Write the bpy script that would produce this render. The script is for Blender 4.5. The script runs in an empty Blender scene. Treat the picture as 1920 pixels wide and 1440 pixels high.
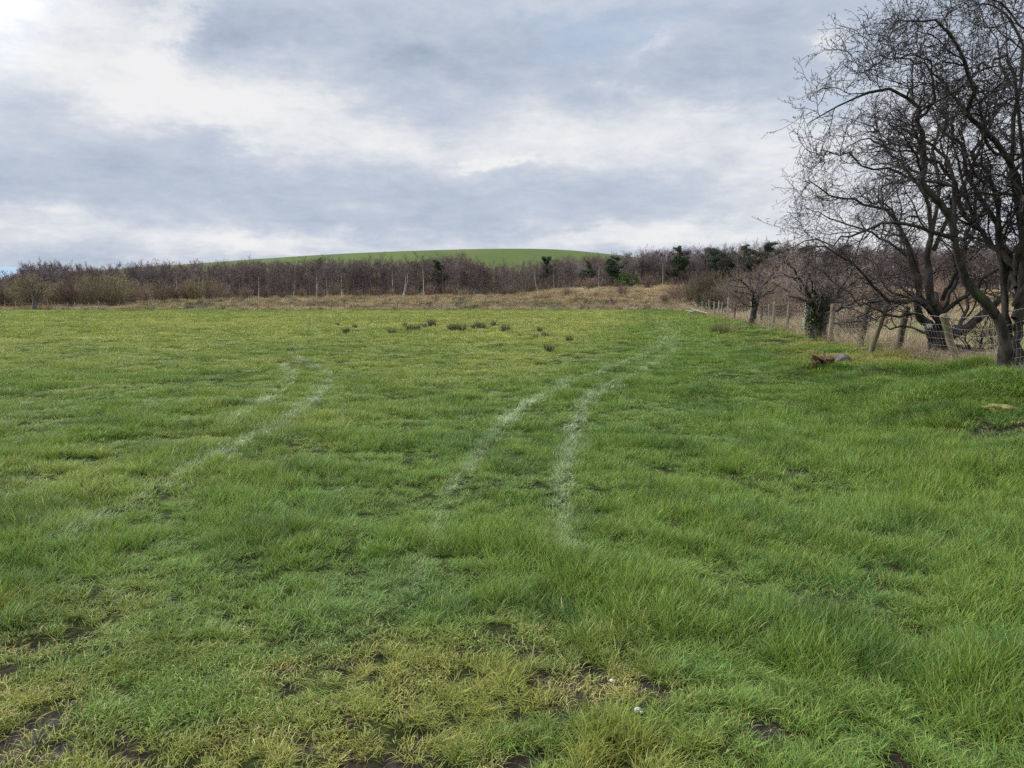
import bpy, math, random
import numpy as np
from mathutils import Vector, Matrix

SC = bpy.context.scene
COL = SC.collection
PI = math.pi
CAMZ, FPX, HOR = 1.6, 1450.0, 557.0
PITCH = math.atan((720 - HOR) / FPX)

# ------------------------------------------------------------------ survey: photo bearings -> ground coordinates
def V(px, py, d):
    """world point seen at (px, py) of the photograph at forward distance d"""
    cx, cy = (px - 960) / FPX, (720 - py) / FPX
    y = math.cos(PITCH) + cy * math.sin(PITCH)
    z = -math.sin(PITCH) + cy * math.cos(PITCH)
    return np.array([cx / y * d, d, CAMZ + z / y * d])

def G(px, py, z=0.0):
    cx, cy = (px - 960) / FPX, (720 - py) / FPX
    y = math.cos(PITCH) + cy * math.sin(PITCH)
    zz = -math.sin(PITCH) + cy * math.cos(PITCH)
    d = (z - CAMZ) / (zz / y)
    return np.array([cx / y * d, d])

# ------------------------------------------------------------------ noise
def _hash(ix, iy, seed):
    h = (ix.astype(np.int64) * 374761393 + iy.astype(np.int64) * 668265263 + seed * 974634777) & 0xffffffff
    h = ((h ^ (h >> 13)) * 1274126177) & 0xffffffff
    return ((h ^ (h >> 16)) & 0xffffff) / float(0xffffff)

def vnoise(x, y, s, seed=0):
    x = np.asarray(x, float) / s; y = np.asarray(y, float) / s
    ix, iy = np.floor(x), np.floor(y)
    fx, fy = x - ix, y - iy
    fx = fx * fx * (3 - 2 * fx); fy = fy * fy * (3 - 2 * fy)
    a = _hash(ix, iy, seed); b = _hash(ix + 1, iy, seed); c = _hash(ix, iy + 1, seed); d = _hash(ix + 1, iy + 1, seed)
    return (a * (1 - fx) + b * fx) * (1 - fy) + (c * (1 - fx) + d * fx) * fy

def fbm(x, y, s, seed=0, o=3):
    v = 0; a = 0.5; t = 0
    for k in range(o):
        v = v + a * vnoise(x, y, s / 2 ** k, seed + k * 17); t += a; a *= .55
    return v / t

def sstep(a, b, v):
    t = np.clip((v - a) / (b - a), 0, 1)
    return t * t * (3 - 2 * t)

# ------------------------------------------------------------------ terrain
def fence_x(d):
    return 9 + 0.16 * (d - 18) - .13 * np.maximum(0, 15 - np.asarray(d, float))

_fpx = [-3000, 0, 200, 300, 480, 700, 960, 1050, 1250, 1600, 1920, 5000]
_fd = [112, 112, 118, 140, 150, 165, 172, 200, 215, 190, 180, 180]
_fz = [.2, .2, .3, .8, 1.1, 1.4, 1.6, 3.2, 4.3, 3.2, 2.6, 2.6]
HUMPS = [(5.7, 9.3, .30, .95, .75), (6.6, 10.9, .22, 1.0, .7), (4.9, 11.4, .18, .7, .55), (6.4, 13.4, .24, .9, .6), (5.6, 12.4, .10, .5, .4), (6.1, 15.2, .18, .9, .5), (7.6, 12.6, .15, .7, .5), (6.3, 16.6, .14, 1.0, 1.0),
         (7.3, 20.5, .22, 1.0, 1.4), (8.3, 26, .18, .9, 1.6), (9.6, 31, .2, .8, 1.5), (3.4, 12.5, .05, .7, .5), (1.0, 5.2, .035, .35, .3), (.15, 6.4, .04, .4, .3),
         (-1.2, 5.0, .03, .4, .3), (.5, 4.3, .03, .25, .25)]

def H(x, y):
    x = np.asarray(x, float); y = np.asarray(y, float)
    d = np.maximum(y, 1.0)
    px = 960 + FPX * x / d
    fd = np.interp(px, _fpx, _fd); fz = np.interp(px, _fpx, _fz)
    z = np.where(y > 90, fz * sstep(92, fd + 8, y) * (1 + .12 * (vnoise(x, y, 30, 5) - .5)), 0)
    # bank under the fence
    s = fence_x(y) - x                       # > 0: field side
    w = np.interp(y, [0, 9, 16, 26, 50, 90], [3.4, 3.2, 2.8, 2.2, 1.6, 1.0])
    hgt = np.interp(y, [0, 8, 14, 22, 60, 88, 94], [.3, .36, .24, .16, .1, .05, 0])
    bank = hgt * sstep(w, .3, s) * (1 - .75 * sstep(-.6, -2.6, s))
    bank = bank * (.55 + .9 * vnoise(x, y, .95, 9)) * 1.12
    z = z + bank - .12 * sstep(-1, -4, s) * sstep(95, 60, y)
    for hx, hy, hh, rx, ry in HUMPS:
        z = z + hh * np.exp(-((x - hx) / rx) ** 2 - ((y - hy) / ry) ** 2)
    near = sstep(95, 20, np.hypot(x, y))
    z = z + near * ((fbm(x, y, .8, 21, 3) - .5) * .11 + (vnoise(x, y, .18, 33) - .5) * .018)
    z = z + (fbm(x, y, 9, 41, 2) - .5) * .10 * sstep(4, 12, np.hypot(x, y)) 
    z = z + (fbm(x, y, 3, 43, 2) - .5) * .5 * sstep(93, 110, y) * sstep(600, 250, y)
    return z

def Hs(x, y):
    return float(H(np.array([x]), np.array([y]))[0])

MUD = [(1150, 1285, .20, .12, 1), (1195, 1305, .22, .08, 1), (1400, 1370, .10, .08, 1), (1655, 1425, .12, .05, .9), (1185, 1432, .08, .04, .9),
       (30, 1300, .22, .07, .8), (180, 1412, .13, .04, .9), (30, 1430, .12, .04, .7), (15, 1195, .25, .12, .6), (230, 1280, .10, .03, .5), (340, 1395, .12, .05, .5),
       (780, 1428, .10, .04, .9), (1000, 1415, .12, .04, .7), (1890, 850, .42, .2, .62), (1780, 865, .30, .08, .5), (1521, 888, .25, .08, .7), (1310, 982, .22, .07, .6),
       (560, 1395, .1, .03, .5), (865, 1235, .08, .04, .6), (450, 1140, .08, .03, .5), (1840, 1180, .1, .04, .4)]
_MUDG = [(G(px, py), rx, ry, w) for px, py, rx, ry, w in MUD]

def mud_mask(x, y):
    m = np.zeros_like(x)
    xn = x + (fbm(x, y, .16, 61) - .5) * .5; yn = y + (fbm(x, y, .16, 67) - .5) * .5
    for g, rx, ry, w in _MUDG:
        q = ((xn - g[0]) / (rx * 1.25)) ** 2 + ((yn - g[1]) / (ry * 1.5)) ** 2
        m = np.maximum(m, w * np.exp(-q * q * .6) * (.45 + .75 * sstep(.35, .6, fbm(x, y, .11, 69, 2))))
    # scattered small hoof marks in the worn corner
    wr = worn(x, y)
    m = np.maximum(m, wr * .85 * sstep(.68, .78, fbm(x, y, .2, 71, 3)))
    return m

def worn(x, y):
    px = 960 + FPX * x / np.maximum(y, .5)
    edge = 3.7 + 1.5 * (fbm(x, y, 1.1, 77, 4) - .5) * 2 - .55 * sstep(650, 1050, px) - 1.3 * sstep(1150, 1550, px)
    return sstep(edge + .7, edge - .7, y)

TRK = [([(770, 1110), (815, 1000), (850, 920), (885, 875), (915, 830), (945, 795), (975, 770), (1020, 745), (1080, 715), (1150, 690), (1215, 662), (1245, 640), (1240, 605)], 1.0),
       ([(1065, 1040), (1052, 930), (1060, 860), (1073, 830), (1080, 790), (1105, 750), (1150, 725), (1215, 690), (1265, 655), (1258, 625), (1228, 600)], 1.0),
       ([(95, 1025), (180, 980), (260, 940), (340, 890), (420, 850), (490, 820), (550, 780), (600, 740), (620, 710), (595, 688), (540, 668)], .75),
       ([(430, 800), (470, 770), (510, 745), (545, 715), (540, 690), (500, 672)], .65)]
_TRKG = [(np.array([G(*p) for p in pl]), w) for pl, w in TRK]

def track_mask(x, y):
    m = np.zeros_like(x)
    P = np.stack([x, y], 1)
    for pl, w in _TRKG:
        best = np.full(len(x), 1e9)
        for a, b in zip(pl[:-1], pl[1:]):
            ab = b - a
            t = np.clip(((P - a) @ ab) / (ab @ ab), 0, 1)
            q = np.hypot(P[:, 0] - a[0] - t * ab[0], P[:, 1] - a[1] - t * ab[1])
            best = np.minimum(best, q)
        wid = .065 + .0021 * y
        v = w * np.exp(-(best / wid) ** 2)
        v = v * np.where(x < -1.2, 1.35, 1.0) * np.interp(y, [3, 6, 8.3, 9, 14, 25, 60], [.3, .55, .9, 1, .9, .42, .25])
        v = v * (.42 + .58 * sstep(.38, .62, fbm(x, y, .6, 83, 3) + .05))
        m = np.maximum(m, v)
    return m

# ------------------------------------------------------------------ materials
def new_mat(name):
    m = bpy.data.materials.new(name); m.use_nodes = True
    nt = m.node_tree; nt.nodes.clear()
    return m, nt

def N(nt, t, **kw):
    n = nt.nodes.new(t)
    for k, v in kw.items():
        if k.startswith('i_'):
            key = k[2:]
            n.inputs[int(key) if key.isdigit() else key].default_value = v
        else:
            setattr(n, k, v)
    return n

def L(nt, a, b): nt.links.new(a, b)

def math_n(nt, op, a, b=None, clamp=False):
    n = nt.nodes.new('ShaderNodeMath'); n.operation = op; n.use_clamp = clamp
    for i, v in enumerate((a, b)):
        if v is None: continue
        if isinstance(v, (int, float)): n.inputs[i].default_value = v
        else: nt.links.new(v, n.inputs[i])
    return n.outputs[0]

def mixc(nt, f, a, b, mode='MIX'):
    n = nt.nodes.new('ShaderNodeMix'); n.data_type = 'RGBA'; n.blend_type = mode
    for s, v in ((n.inputs[0], f), (n.inputs[6], a), (n.inputs[7], b)):
        if isinstance(v, (int, float)): s.default_value = v
        elif isinstance(v, tuple): s.default_value = (*v, 1) if len(v) == 3 else v
        else: nt.links.new(v, s)
    return n.outputs[2]

def noise_n(nt, scale, detail=4, rough=.55, vec=None, dist=0):
    n = N(nt, 'ShaderNodeTexNoise'); n.inputs['Scale'].default_value = scale; n.inputs['Detail'].default_value = detail
    n.inputs['Roughness'].default_value = rough; n.inputs['Distortion'].default_value = dist
    if vec is not None: L(nt, vec, n.inputs['Vector'])
    return n.outputs['Fac']

def maprange(nt, v, a, b, c=0., d=1., smooth=True):
    n = nt.nodes.new('ShaderNodeMapRange'); n.interpolation_type = 'SMOOTHSTEP' if smooth else 'LINEAR'
    L(nt, v, n.inputs[0])
    for i, q in enumerate((a, b, c, d)): n.inputs[i + 1].default_value = q
    return n.outputs[0]

def blade_mat(name, straw=(.44, .33, .12), trans=.26, gloss=.2):
    """blades: base tint comes from each instance, with blade-to-blade variety"""
    m, nt = new_mat(name)
    tint = N(nt, 'ShaderNodeAttribute', attribute_name='tint', attribute_type='INSTANCER')
    sf = N(nt, 'ShaderNodeAttribute', attribute_name='straw', attribute_type='INSTANCER')
    r = N(nt, 'ShaderNodeAttribute', attribute_name='rnd', attribute_type='GEOMETRY')
    r2 = N(nt, 'ShaderNodeAttribute', attribute_name='rnd_b', attribute_type='GEOMETRY')
    v = maprange(nt, r.outputs['Fac'], 0, 1, .48, 1.55, False)
    comb = N(nt, 'ShaderNodeCombineXYZ'); 
    hue = maprange(nt, r2.outputs['Fac'], 0, 1, .8, 1.25, False)
    L(nt, math_n(nt, 'MULTIPLY', v, hue), comb.inputs[0]); L(nt, v, comb.inputs[1]); L(nt, v, comb.inputs[2])
    c = mixc(nt, 1.0, tint.outputs['Color'], comb.outputs[0], 'MULTIPLY')
    isst = math_n(nt, 'LESS_THAN', r2.outputs['Fac'], sf.outputs['Fac'])
    sc = mixc(nt, 1.0, straw, comb.outputs[0], 'MULTIPLY')
    c = mixc(nt, isst, c, sc)
    p = N(nt, 'ShaderNodeBsdfPrincipled'); p.inputs['Roughness'].default_value = .5
    p.inputs['Specular IOR Level'].default_value = gloss
    L(nt, c, p.inputs['Base Color'])
    t = N(nt, 'ShaderNodeBsdfTranslucent'); L(nt, mixc(nt, 1., c, (1.0, 1.1, .6), 'MULTIPLY'), t.inputs[0])
    mx = N(nt, 'ShaderNodeMixShader'); mx.inputs[0].default_value = trans
    L(nt, p.outputs[0], mx.inputs[1]); L(nt, t.outputs[0], mx.inputs[2])
    o = N(nt, 'ShaderNodeOutputMaterial'); L(nt, mx.outputs[0], o.inputs[0])
    return m

def bark_mat(name, c1, c2, c3=None, scale=6, stretch=.25, bump=.4, moss=.0, rough=.9):
    m, nt = new_mat(name)
    tc = N(nt, 'ShaderNodeTexCoord'); mp = N(nt, 'ShaderNodeMapping'); mp.inputs['Scale'].default_value = (1, 1, stretch)
    L(nt, tc.outputs['Object'], mp.inputs[0])
    f = noise_n(nt, scale, 6, .65, mp.outputs[0], .5)
    c = mixc(nt, maprange(nt, f, .35, .65), c1, c2)
    if c3:
        f2 = noise_n(nt, scale * .35, 4, .6, mp.outputs[0], .3)
        c = mixc(nt, maprange(nt, f2, .62 - moss, .75 - moss), c, c3)
    p = N(nt, 'ShaderNodeBsdfPrincipled'); p.inputs['Roughness'].default_value = rough; p.inputs['Specular IOR Level'].default_value = .2
    L(nt, c, p.inputs['Base Color'])
    if bump:
        b = N(nt, 'ShaderNodeBump'); b.inputs['Strength'].default_value = bump; b.inputs['Distance'].default_value = .03
        L(nt, f, b.inputs['Height']); L(nt, b.outputs[0], p.inputs['Normal'])
    o = N(nt, 'ShaderNodeOutputMaterial'); L(nt, p.outputs[0], o.inputs[0])
    return m

def twig_mat(name, c1, c2, rough=.85):
    """twigs: varies from tree to tree and from twig to twig"""
    m, nt = new_mat(name)
    tc = N(nt, 'ShaderNodeTexCoord'); oi = N(nt, 'ShaderNodeObjectInfo')
    f = noise_n(nt, 1.6, 3, .6, tc.outputs['Object'])
    c = mixc(nt, maprange(nt, f, .3, .7), c1, c2)
    v = maprange(nt, oi.outputs['Random'], 0, 1, .6, 1.4, False)
    c = mixc(nt, 1., c, v, 'MULTIPLY')
    d = N(nt, 'ShaderNodeBsdfPrincipled'); d.inputs['Roughness'].default_value = rough; d.inputs['Specular IOR Level'].default_value = .15
    L(nt, c, d.inputs['Base Color'])
    o = N(nt, 'ShaderNodeOutputMaterial'); L(nt, d.outputs[0], o.inputs[0])
    return m

M = {}
M['grass'] = blade_mat('grass_blades')
M['moor'] = blade_mat('moor_blades', straw=(.46, .34, .19), trans=.25)
M['haw_bark'] = bark_mat('hawthorn_bark', (.018, .015, .012), (.062, .054, .043), (.055, .065, .022), 9, .3, .8, .03)
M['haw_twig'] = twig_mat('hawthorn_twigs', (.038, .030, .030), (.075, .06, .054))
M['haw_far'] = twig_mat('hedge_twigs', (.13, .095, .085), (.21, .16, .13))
M['ivy'] = twig_mat('ivy_leaves', (.02, .035, .012), (.045, .065, .02))
M['birch_twig'] = twig_mat('birch_twigs', (.085, .060, .056), (.145, .105, .092))
M['birch_dark'] = bark_mat('birch_grey_bark', (.10, .085, .08), (.22, .19, .17), None, 3, .3, .2)
M['birch_white'] = bark_mat('birch_white_bark', (.72, .66, .58), (.52, .46, .40), (.16, .13, .11), 3, 1.2, .1, -.02)
M['scrub_twig'] = twig_mat('scrub_twigs', (.17, .115, .085), (.25, .175, .12))
M['olive_twig'] = twig_mat('olive_twigs', (.15, .125, .07), (.22, .18, .10))
M['thicket_twig'] = twig_mat('thicket_twigs', (.095, .08, .05), (.15, .12, .075))
M['oak_twig'] = twig_mat('oak_twigs', (.12, .10, .095), (.2, .17, .155))
M['pine_needle'] = twig_mat('pine_needles', (.036, .060, .034), (.066, .094, .048))
M['holly_leaf'] = twig_mat('holly_leaves', (.06, .085, .025), (.11, .135, .045))
M['pine_bark'] = bark_mat('pine_bark', (.2, .11, .07), (.10, .07, .05), None, 4, .4, .2)
M['rush'] = twig_mat('rush_stems', (.075, .08, .04), (.15, .135, .07))
M['olive_rush'] = twig_mat('olive_rush_stems', (.13, .14, .045), (.24, .2, .10))
M['post_old'] = bark_mat('weathered_post', (.115, .09, .058), (.215, .17, .105), (.10, .12, .04), 14, .12, .35, .06)
M['post_dark'] = bark_mat('dark_wet_post', (.06, .045, .032), (.16, .12, .08), (.10, .12, .04), 14, .12, .35, .08)
M['post_pale'] = bark_mat('pale_split_post', (.28, .24, .18), (.18, .15, .115), None, 14, .12, .3)
M['post_grey'] = bark_mat('grey_green_post', (.17, .21, .17), (.26, .28, .22), None, 14, .12, .3)
M['post_far'] = bark_mat('far_post', (.30, .24, .18), (.16, .13, .10), None, 3, .5, 0)
M['wire'] = bark_mat('galvanised_wire', (.34, .34, .33), (.22, .19, .16), None, 30, 1, 0, 0, .45)
M['wool'] = bark_mat('snagged_wool', (.5, .47, .4), (.62, .6, .54), None, 40, 1, .6)
M['stone'] = bark_mat('purple_stone', (.10, .08, .082), (.19, .155, .15), (.10, .12, .04), 9, 1, .8, -.02)
M['stump'] = bark_mat('rotten_wood', (.05, .028, .016), (.24, .155, .08), (.14, .13, .04), 11, .5, 1.2)
M['moss'] = bark_mat('mossy_stone', (.24, .21, .06), (.10, .12, .03), (.10, .075, .05), 22, 1, 1.0, .08)
M['pebble'] = bark_mat('white_pebble', (.5, .49, .46), (.34, .32, .3), None, 30, 1, .3)

# ------------------------------------------------------------------ mesh helpers
def mk_mesh(name, verts, quads=None, tris=None, mats=(), attrs=None, smooth=True, mat_idx=None):
    me = bpy.data.meshes.new(name)
    verts = np.asarray(verts, np.float32)
    me.vertices.add(len(verts)); me.vertices.foreach_set('co', verts.ravel())
    nq = 0 if quads is None else len(quads); nt_ = 0 if tris is None else len(tris)
    loops = []
    if nq: loops.append(np.asarray(quads, np.int32).ravel())
    if nt_: loops.append(np.asarray(tris, np.int32).ravel())
    if loops:
        lv = np.concatenate(loops)
        me.loops.add(len(lv)); me.loops.foreach_set('vertex_index', lv)
        st = np.concatenate([np.arange(nq, dtype=np.int32) * 4, nq * 4 + np.arange(nt_, dtype=np.int32) * 3])
        me.polygons.add(nq + nt_); me.polygons.foreach_set('loop_start', st)
        if smooth: me.polygons.foreach_set('use_smooth', np.ones(nq + nt_, bool))
    for m in mats: me.materials.append(m)
    if mat_idx is not None: me.polygons.foreach_set('material_index', np.asarray(mat_idx, np.int32))
    for k, v in (attrs or {}).items():
        v = np.asarray(v, np.float32)
        if v.ndim == 1:
            a = me.attributes.new(k, 'FLOAT', 'POINT'); a.data.foreach_set('value', v)
        else:
            a = me.attributes.new(k, 'FLOAT_VECTOR', 'POINT'); a.data.foreach_set('vector', v.ravel())
    me.update(calc_edges=True)
    return me

def link(name, me, parent=None, loc=None):
    o = bpy.data.objects.new(name, me); COL.objects.link(o)
    if parent is not None: o.parent = parent
    if loc is not None: o.location = [float(q) for q in loc]
    return o

def tag(o, label=None, cat=None, group=None, kind=None):
    if label: o['label'] = label
    if cat: o['category'] = cat
    if group: o['group'] = group
    if kind: o['kind'] = kind
    return o

def empty(name, loc, rz=0, s=1):
    o = bpy.data.objects.new(name, None); COL.objects.link(o)
    o.location = [float(q) for q in loc]; o.rotation_euler = (0, 0, rz); o.scale = (s, s, s); o.empty_display_size = .2
    return o

def dup(root, loc, rz=0, s=(1, 1, 1)):
    c = root.copy(); COL.objects.link(c)
    c.location = [float(q) for q in loc]; c.rotation_euler = (0, 0, rz); c.scale = s
    for ch in list(root.children):
        k = ch.copy(); COL.objects.link(k); k.parent = c
    return c

class Tubes:
    """collects tapered tubes that share their ends' rings into one mesh"""
    def __init__(s): s.v = []; s.q = []; s.n = 0; s.mi = []
    def add(s, P, R, sides=4, mi=0, lump=0, rng=None):
        P = np.asarray(P, float); R = np.asarray(R, float)
        if P.ndim == 2: P = P[None]; R = R[None]
        Nn, K, _ = P.shape
        T = np.gradient(P, axis=1); T /= np.linalg.norm(T, axis=2, keepdims=True) + 1e-9
        ref = np.where(np.abs(T[:, :1, 2:3]) > .9, np.array([[[1., 0, 0]]]), np.array([[[0, 0, 1.]]]))
        ref = np.broadcast_to(ref, P.shape)
        A = np.cross(T, ref); A /= np.linalg.norm(A, axis=2, keepdims=True) + 1e-9
        for k in range(1, K):        # keep frames from flipping
            a = A[:, k - 1] - T[:, k] * np.sum(A[:, k - 1] * T[:, k], 1, keepdims=True)
            A[:, k] = a / (np.linalg.norm(a, axis=1, keepdims=True) + 1e-9)
        B = np.cross(T, A)
        th = np.arange(sides) * 2 * PI / sides
        Rr = R[:, :, None] * np.ones(sides)
        if lump and rng is not None: Rr = Rr * (1 + lump * rng.standard_normal(Rr.shape))
        ring = P[:, :, None] + Rr[..., None] * (np.cos(th)[None, None, :, None] * A[:, :, None] + np.sin(th)[None, None, :, None] * B[:, :, None])
        base = s.n + (np.arange(Nn)[:, None, None] * K + np.arange(K - 1)[None, :, None]) * sides
        j = np.arange(sides)[None, None, :]; j2 = (j + 1) % sides
        q = np.stack([base + j, base + j2, base + sides + j2, base + sides + j], -1).reshape(-1, 4)
        s.v.append(ring.reshape(-1, 3)); s.q.append(q); s.n += Nn * K * sides; s.mi.append(np.full(len(q), mi))
        return s
    def mesh(s, name, mats, **k):
        return mk_mesh(name, np.concatenate(s.v), np.concatenate(s.q), mats=mats, mat_idx=np.concatenate(s.mi), **k)

def resample(P, K, R=None):
    P = np.asarray(P, float)
    # Catmull-Rom through the control points
    Q = np.vstack([2 * P[0] - P[1], P, 2 * P[-1] - P[-2]])
    out = []
    n = len(P) - 1
    for u in np.linspace(0, n, K):
        i = min(int(u), n - 1); t = u - i
        a, b, c, d = Q[i], Q[i + 1], Q[i + 2], Q[i + 3]
        out.append(.5 * ((2 * b) + (-a + c) * t + (2 * a - 5 * b + 4 * c - d) * t * t + (-a + 3 * b - 3 * c + d) * t ** 3))
    out = np.array(out)
    if R is None: return out
    return out, np.interp(np.linspace(0, n, K), np.arange(n + 1), R)

def grow(P, R, n, tr, ln, ang, K, wob, trop, rfac, rng, rmin=.002, tip=.35, bend=0, outw=None, taper=.45):
    """children of every polyline in P: n each, between the fractions tr, length ln (range, scaled towards the tip)"""
    Nn, KP, _ = P.shape
    t = (np.arange(n)[None] + rng.random((Nn, n))) / n * (tr[1] - tr[0]) + tr[0]
    f = t * (KP - 1); i = np.minimum(f.astype(int), KP - 2); w = (f - i)[..., None]
    idx = np.arange(Nn)[:, None]
    p = P[idx, i] * (1 - w) + P[idx, i + 1] * w
    T = P[idx, i + 1] - P[idx, i]; T /= np.linalg.norm(T, axis=2, keepdims=True) + 1e-9
    r = R[idx, i] * (1 - w[..., 0]) + R[idx, i + 1] * w[..., 0]
    p = p.reshape(-1, 3); T = T.reshape(-1, 3); r = r.reshape(-1); tt = t.reshape(-1)
    m = len(p)
    rv = rng.standard_normal((m, 3))
    if outw is not None: rv = rv + outw
    pr = rv - T * np.sum(rv * T, 1, keepdims=True); pr /= np.linalg.norm(pr, axis=1, keepdims=True) + 1e-9
    a = np.radians(rng.normal(ang[0], ang[1], m))[:, None]
    d = np.cos(a) * T + np.sin(a) * pr
    ll = rng.uniform(ln[0], ln[1], m) * (1.15 - taper * tt)
    rs = np.maximum(np.minimum(r * rfac, ll * .035), rmin)
    out = np.zeros((m, K, 3)); out[:, 0] = p
    bv = rng.standard_normal((m, 3)) * bend
    for k in range(1, K):
        d = d + wob * rng.standard_normal((m, 3)) + bv / K; d[:, 2] += trop
        d /= np.linalg.norm(d, axis=1, keepdims=True)
        out[:, k] = out[:, k - 1] + d * (ll / (K - 1))[:, None]
    RR = rs[:, None] * np.linspace(1, tip, K)[None]
    RR = np.maximum(RR, rmin * .7)
    return out, RR

# ------------------------------------------------------------------ grass tufts (sources of the instanced turf)
def tuft_mesh(name, n, rad, ln, wid, spread, droop, seed, segs=3, mat=None):
    rng = np.random.default_rng(seed)
    a = rng.random(n) * 2 * PI; rr = np.sqrt(rng.random(n)) * rad
    base = np.stack([rr * np.cos(a), rr * np.sin(a), np.full(n, -.012)], 1)
    b = a + rng.normal(0, 1.1, n)
    tilt = np.abs(rng.normal(spread, spread * .6, n)) + .05
    l = ln * rng.uniform(.45, 1.15, n)
    w = wid * rng.uniform(.6, 1.3, n)
    out = np.stack([np.cos(b), np.sin(b), np.zeros(n)], 1)
    side = np.stack([-np.sin(b + rng.normal(0, .9, n)), np.cos(b + rng.normal(0, .9, n)), np.zeros(n)], 1)
    side /= np.linalg.norm(side, axis=1, keepdims=True)
    V_, q = [], []
    p = base.copy(); th = tilt.copy()
    rows = []
    for k in range(segs + 1):
        t = k / segs
        ww = w * (1 - t ** 1.8) * .5 + .0002
        rows.append(np.stack([p - side * ww[:, None], p + side * ww[:, None]], 1))
        d = out * np.sin(th)[:, None] + np.array([0, 0, 1.])[None] * np.cos(th)[:, None]
        p = p + d * (l / segs)[:, None]
        p[:, 2] = np.maximum(p[:, 2], .004)
        th = th + droop * rng.uniform(.3, 1.5, n) / segs * 2
    A = np.stack(rows, 1)          # n, segs+1, 2, 3
    vs = A.reshape(-1, 3)
    bi = (np.arange(n)[:, None] * (segs + 1) + np.arange(segs)[None]) * 2
    q = np.stack([bi, bi + 1, bi + 3, bi + 2], -1).reshape(-1, 4)
    r1 = np.repeat(rng.random(n), (segs + 1) * 2); r2 = np.repeat(rng.random(n), (segs + 1) * 2)
    return mk_mesh(name, vs, q, mats=[mat or M['grass']], attrs={'rnd': r1, 'rnd_b': r2})

def source_collection(name, meshes):
    c = bpy.data.collections.new(name)
    for k, me in enumerate(meshes):
        c.objects.link(bpy.data.objects.new('%s_%02d' % (name, k), me))
    return c

def scatter(name, src, x, y, idx, rot, scl, tint, straw, label, cat, sink=0):
    z = H(x, y) - sink
    me = mk_mesh(name, np.stack([x, y, z], 1), mats=[M['grass']],
                 attrs={'rot': rot, 'scl': scl, 'tint': tint, 'straw': straw})
    a = me.attributes.new('idx', 'INT', 'POINT'); a.data.foreach_set('value', idx.astype(np.int32))
    o = link(name, me)
    tag(o, label, cat, kind='stuff')
    ng = bpy.data.node_groups.new(name + '_nodes', 'GeometryNodeTree')
    ng.interface.new_socket('Geometry', in_out='INPUT', socket_type='NodeSocketGeometry')
    ng.interface.new_socket('Geometry', in_out='OUTPUT', socket_type='NodeSocketGeometry')
    gi = ng.nodes.new('NodeGroupInput'); go = ng.nodes.new('NodeGroupOutput')
    ci = ng.nodes.new('GeometryNodeCollectionInfo'); ci.inputs['Collection'].default_value = src
    ci.inputs['Separate Children'].default_value = True; ci.inputs['Reset Children'].default_value = True
    ip = ng.nodes.new('GeometryNodeInstanceOnPoints'); ip.inputs['Pick Instance'].default_value = True
    def na(nm, ty):
        n = ng.nodes.new('GeometryNodeInputNamedAttribute'); n.data_type = ty; n.inputs['Name'].default_value = nm
        return n.outputs['Attribute']
    ng.links.new(gi.outputs[0], ip.inputs['Points']); ng.links.new(ci.outputs[0], ip.inputs['Instance'])
    ng.links.new(na('idx', 'INT'), ip.inputs['Instance Index'])
    er = ng.nodes.new('FunctionNodeEulerToRotation'); ng.links.new(na('rot', 'FLOAT_VECTOR'), er.inputs[0])
    ng.links.new(er.outputs[0], ip.inputs['Rotation'])
    ng.links.new(na('scl', 'FLOAT_VECTOR'), ip.inputs['Scale'])
    ng.links.new(ip.outputs[0], go.inputs[0])
    md = o.modifiers.new('turf', 'NODES'); md.node_group = ng
    return o

def sample_wedge(rng, d0, d1, dens, half=.80, pad=1.2):
    """random points in the visible wedge of ground (with a margin each side) between distances d0 and d1"""
    wmax = half * d1 + pad
    n = int(dens * 2 * wmax * (d1 - d0))
    x = rng.uniform(-wmax, wmax, n); y = rng.uniform(d0, d1, n)
    k = np.abs(x) < half * y + pad
    return x[k], y[k]

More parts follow.
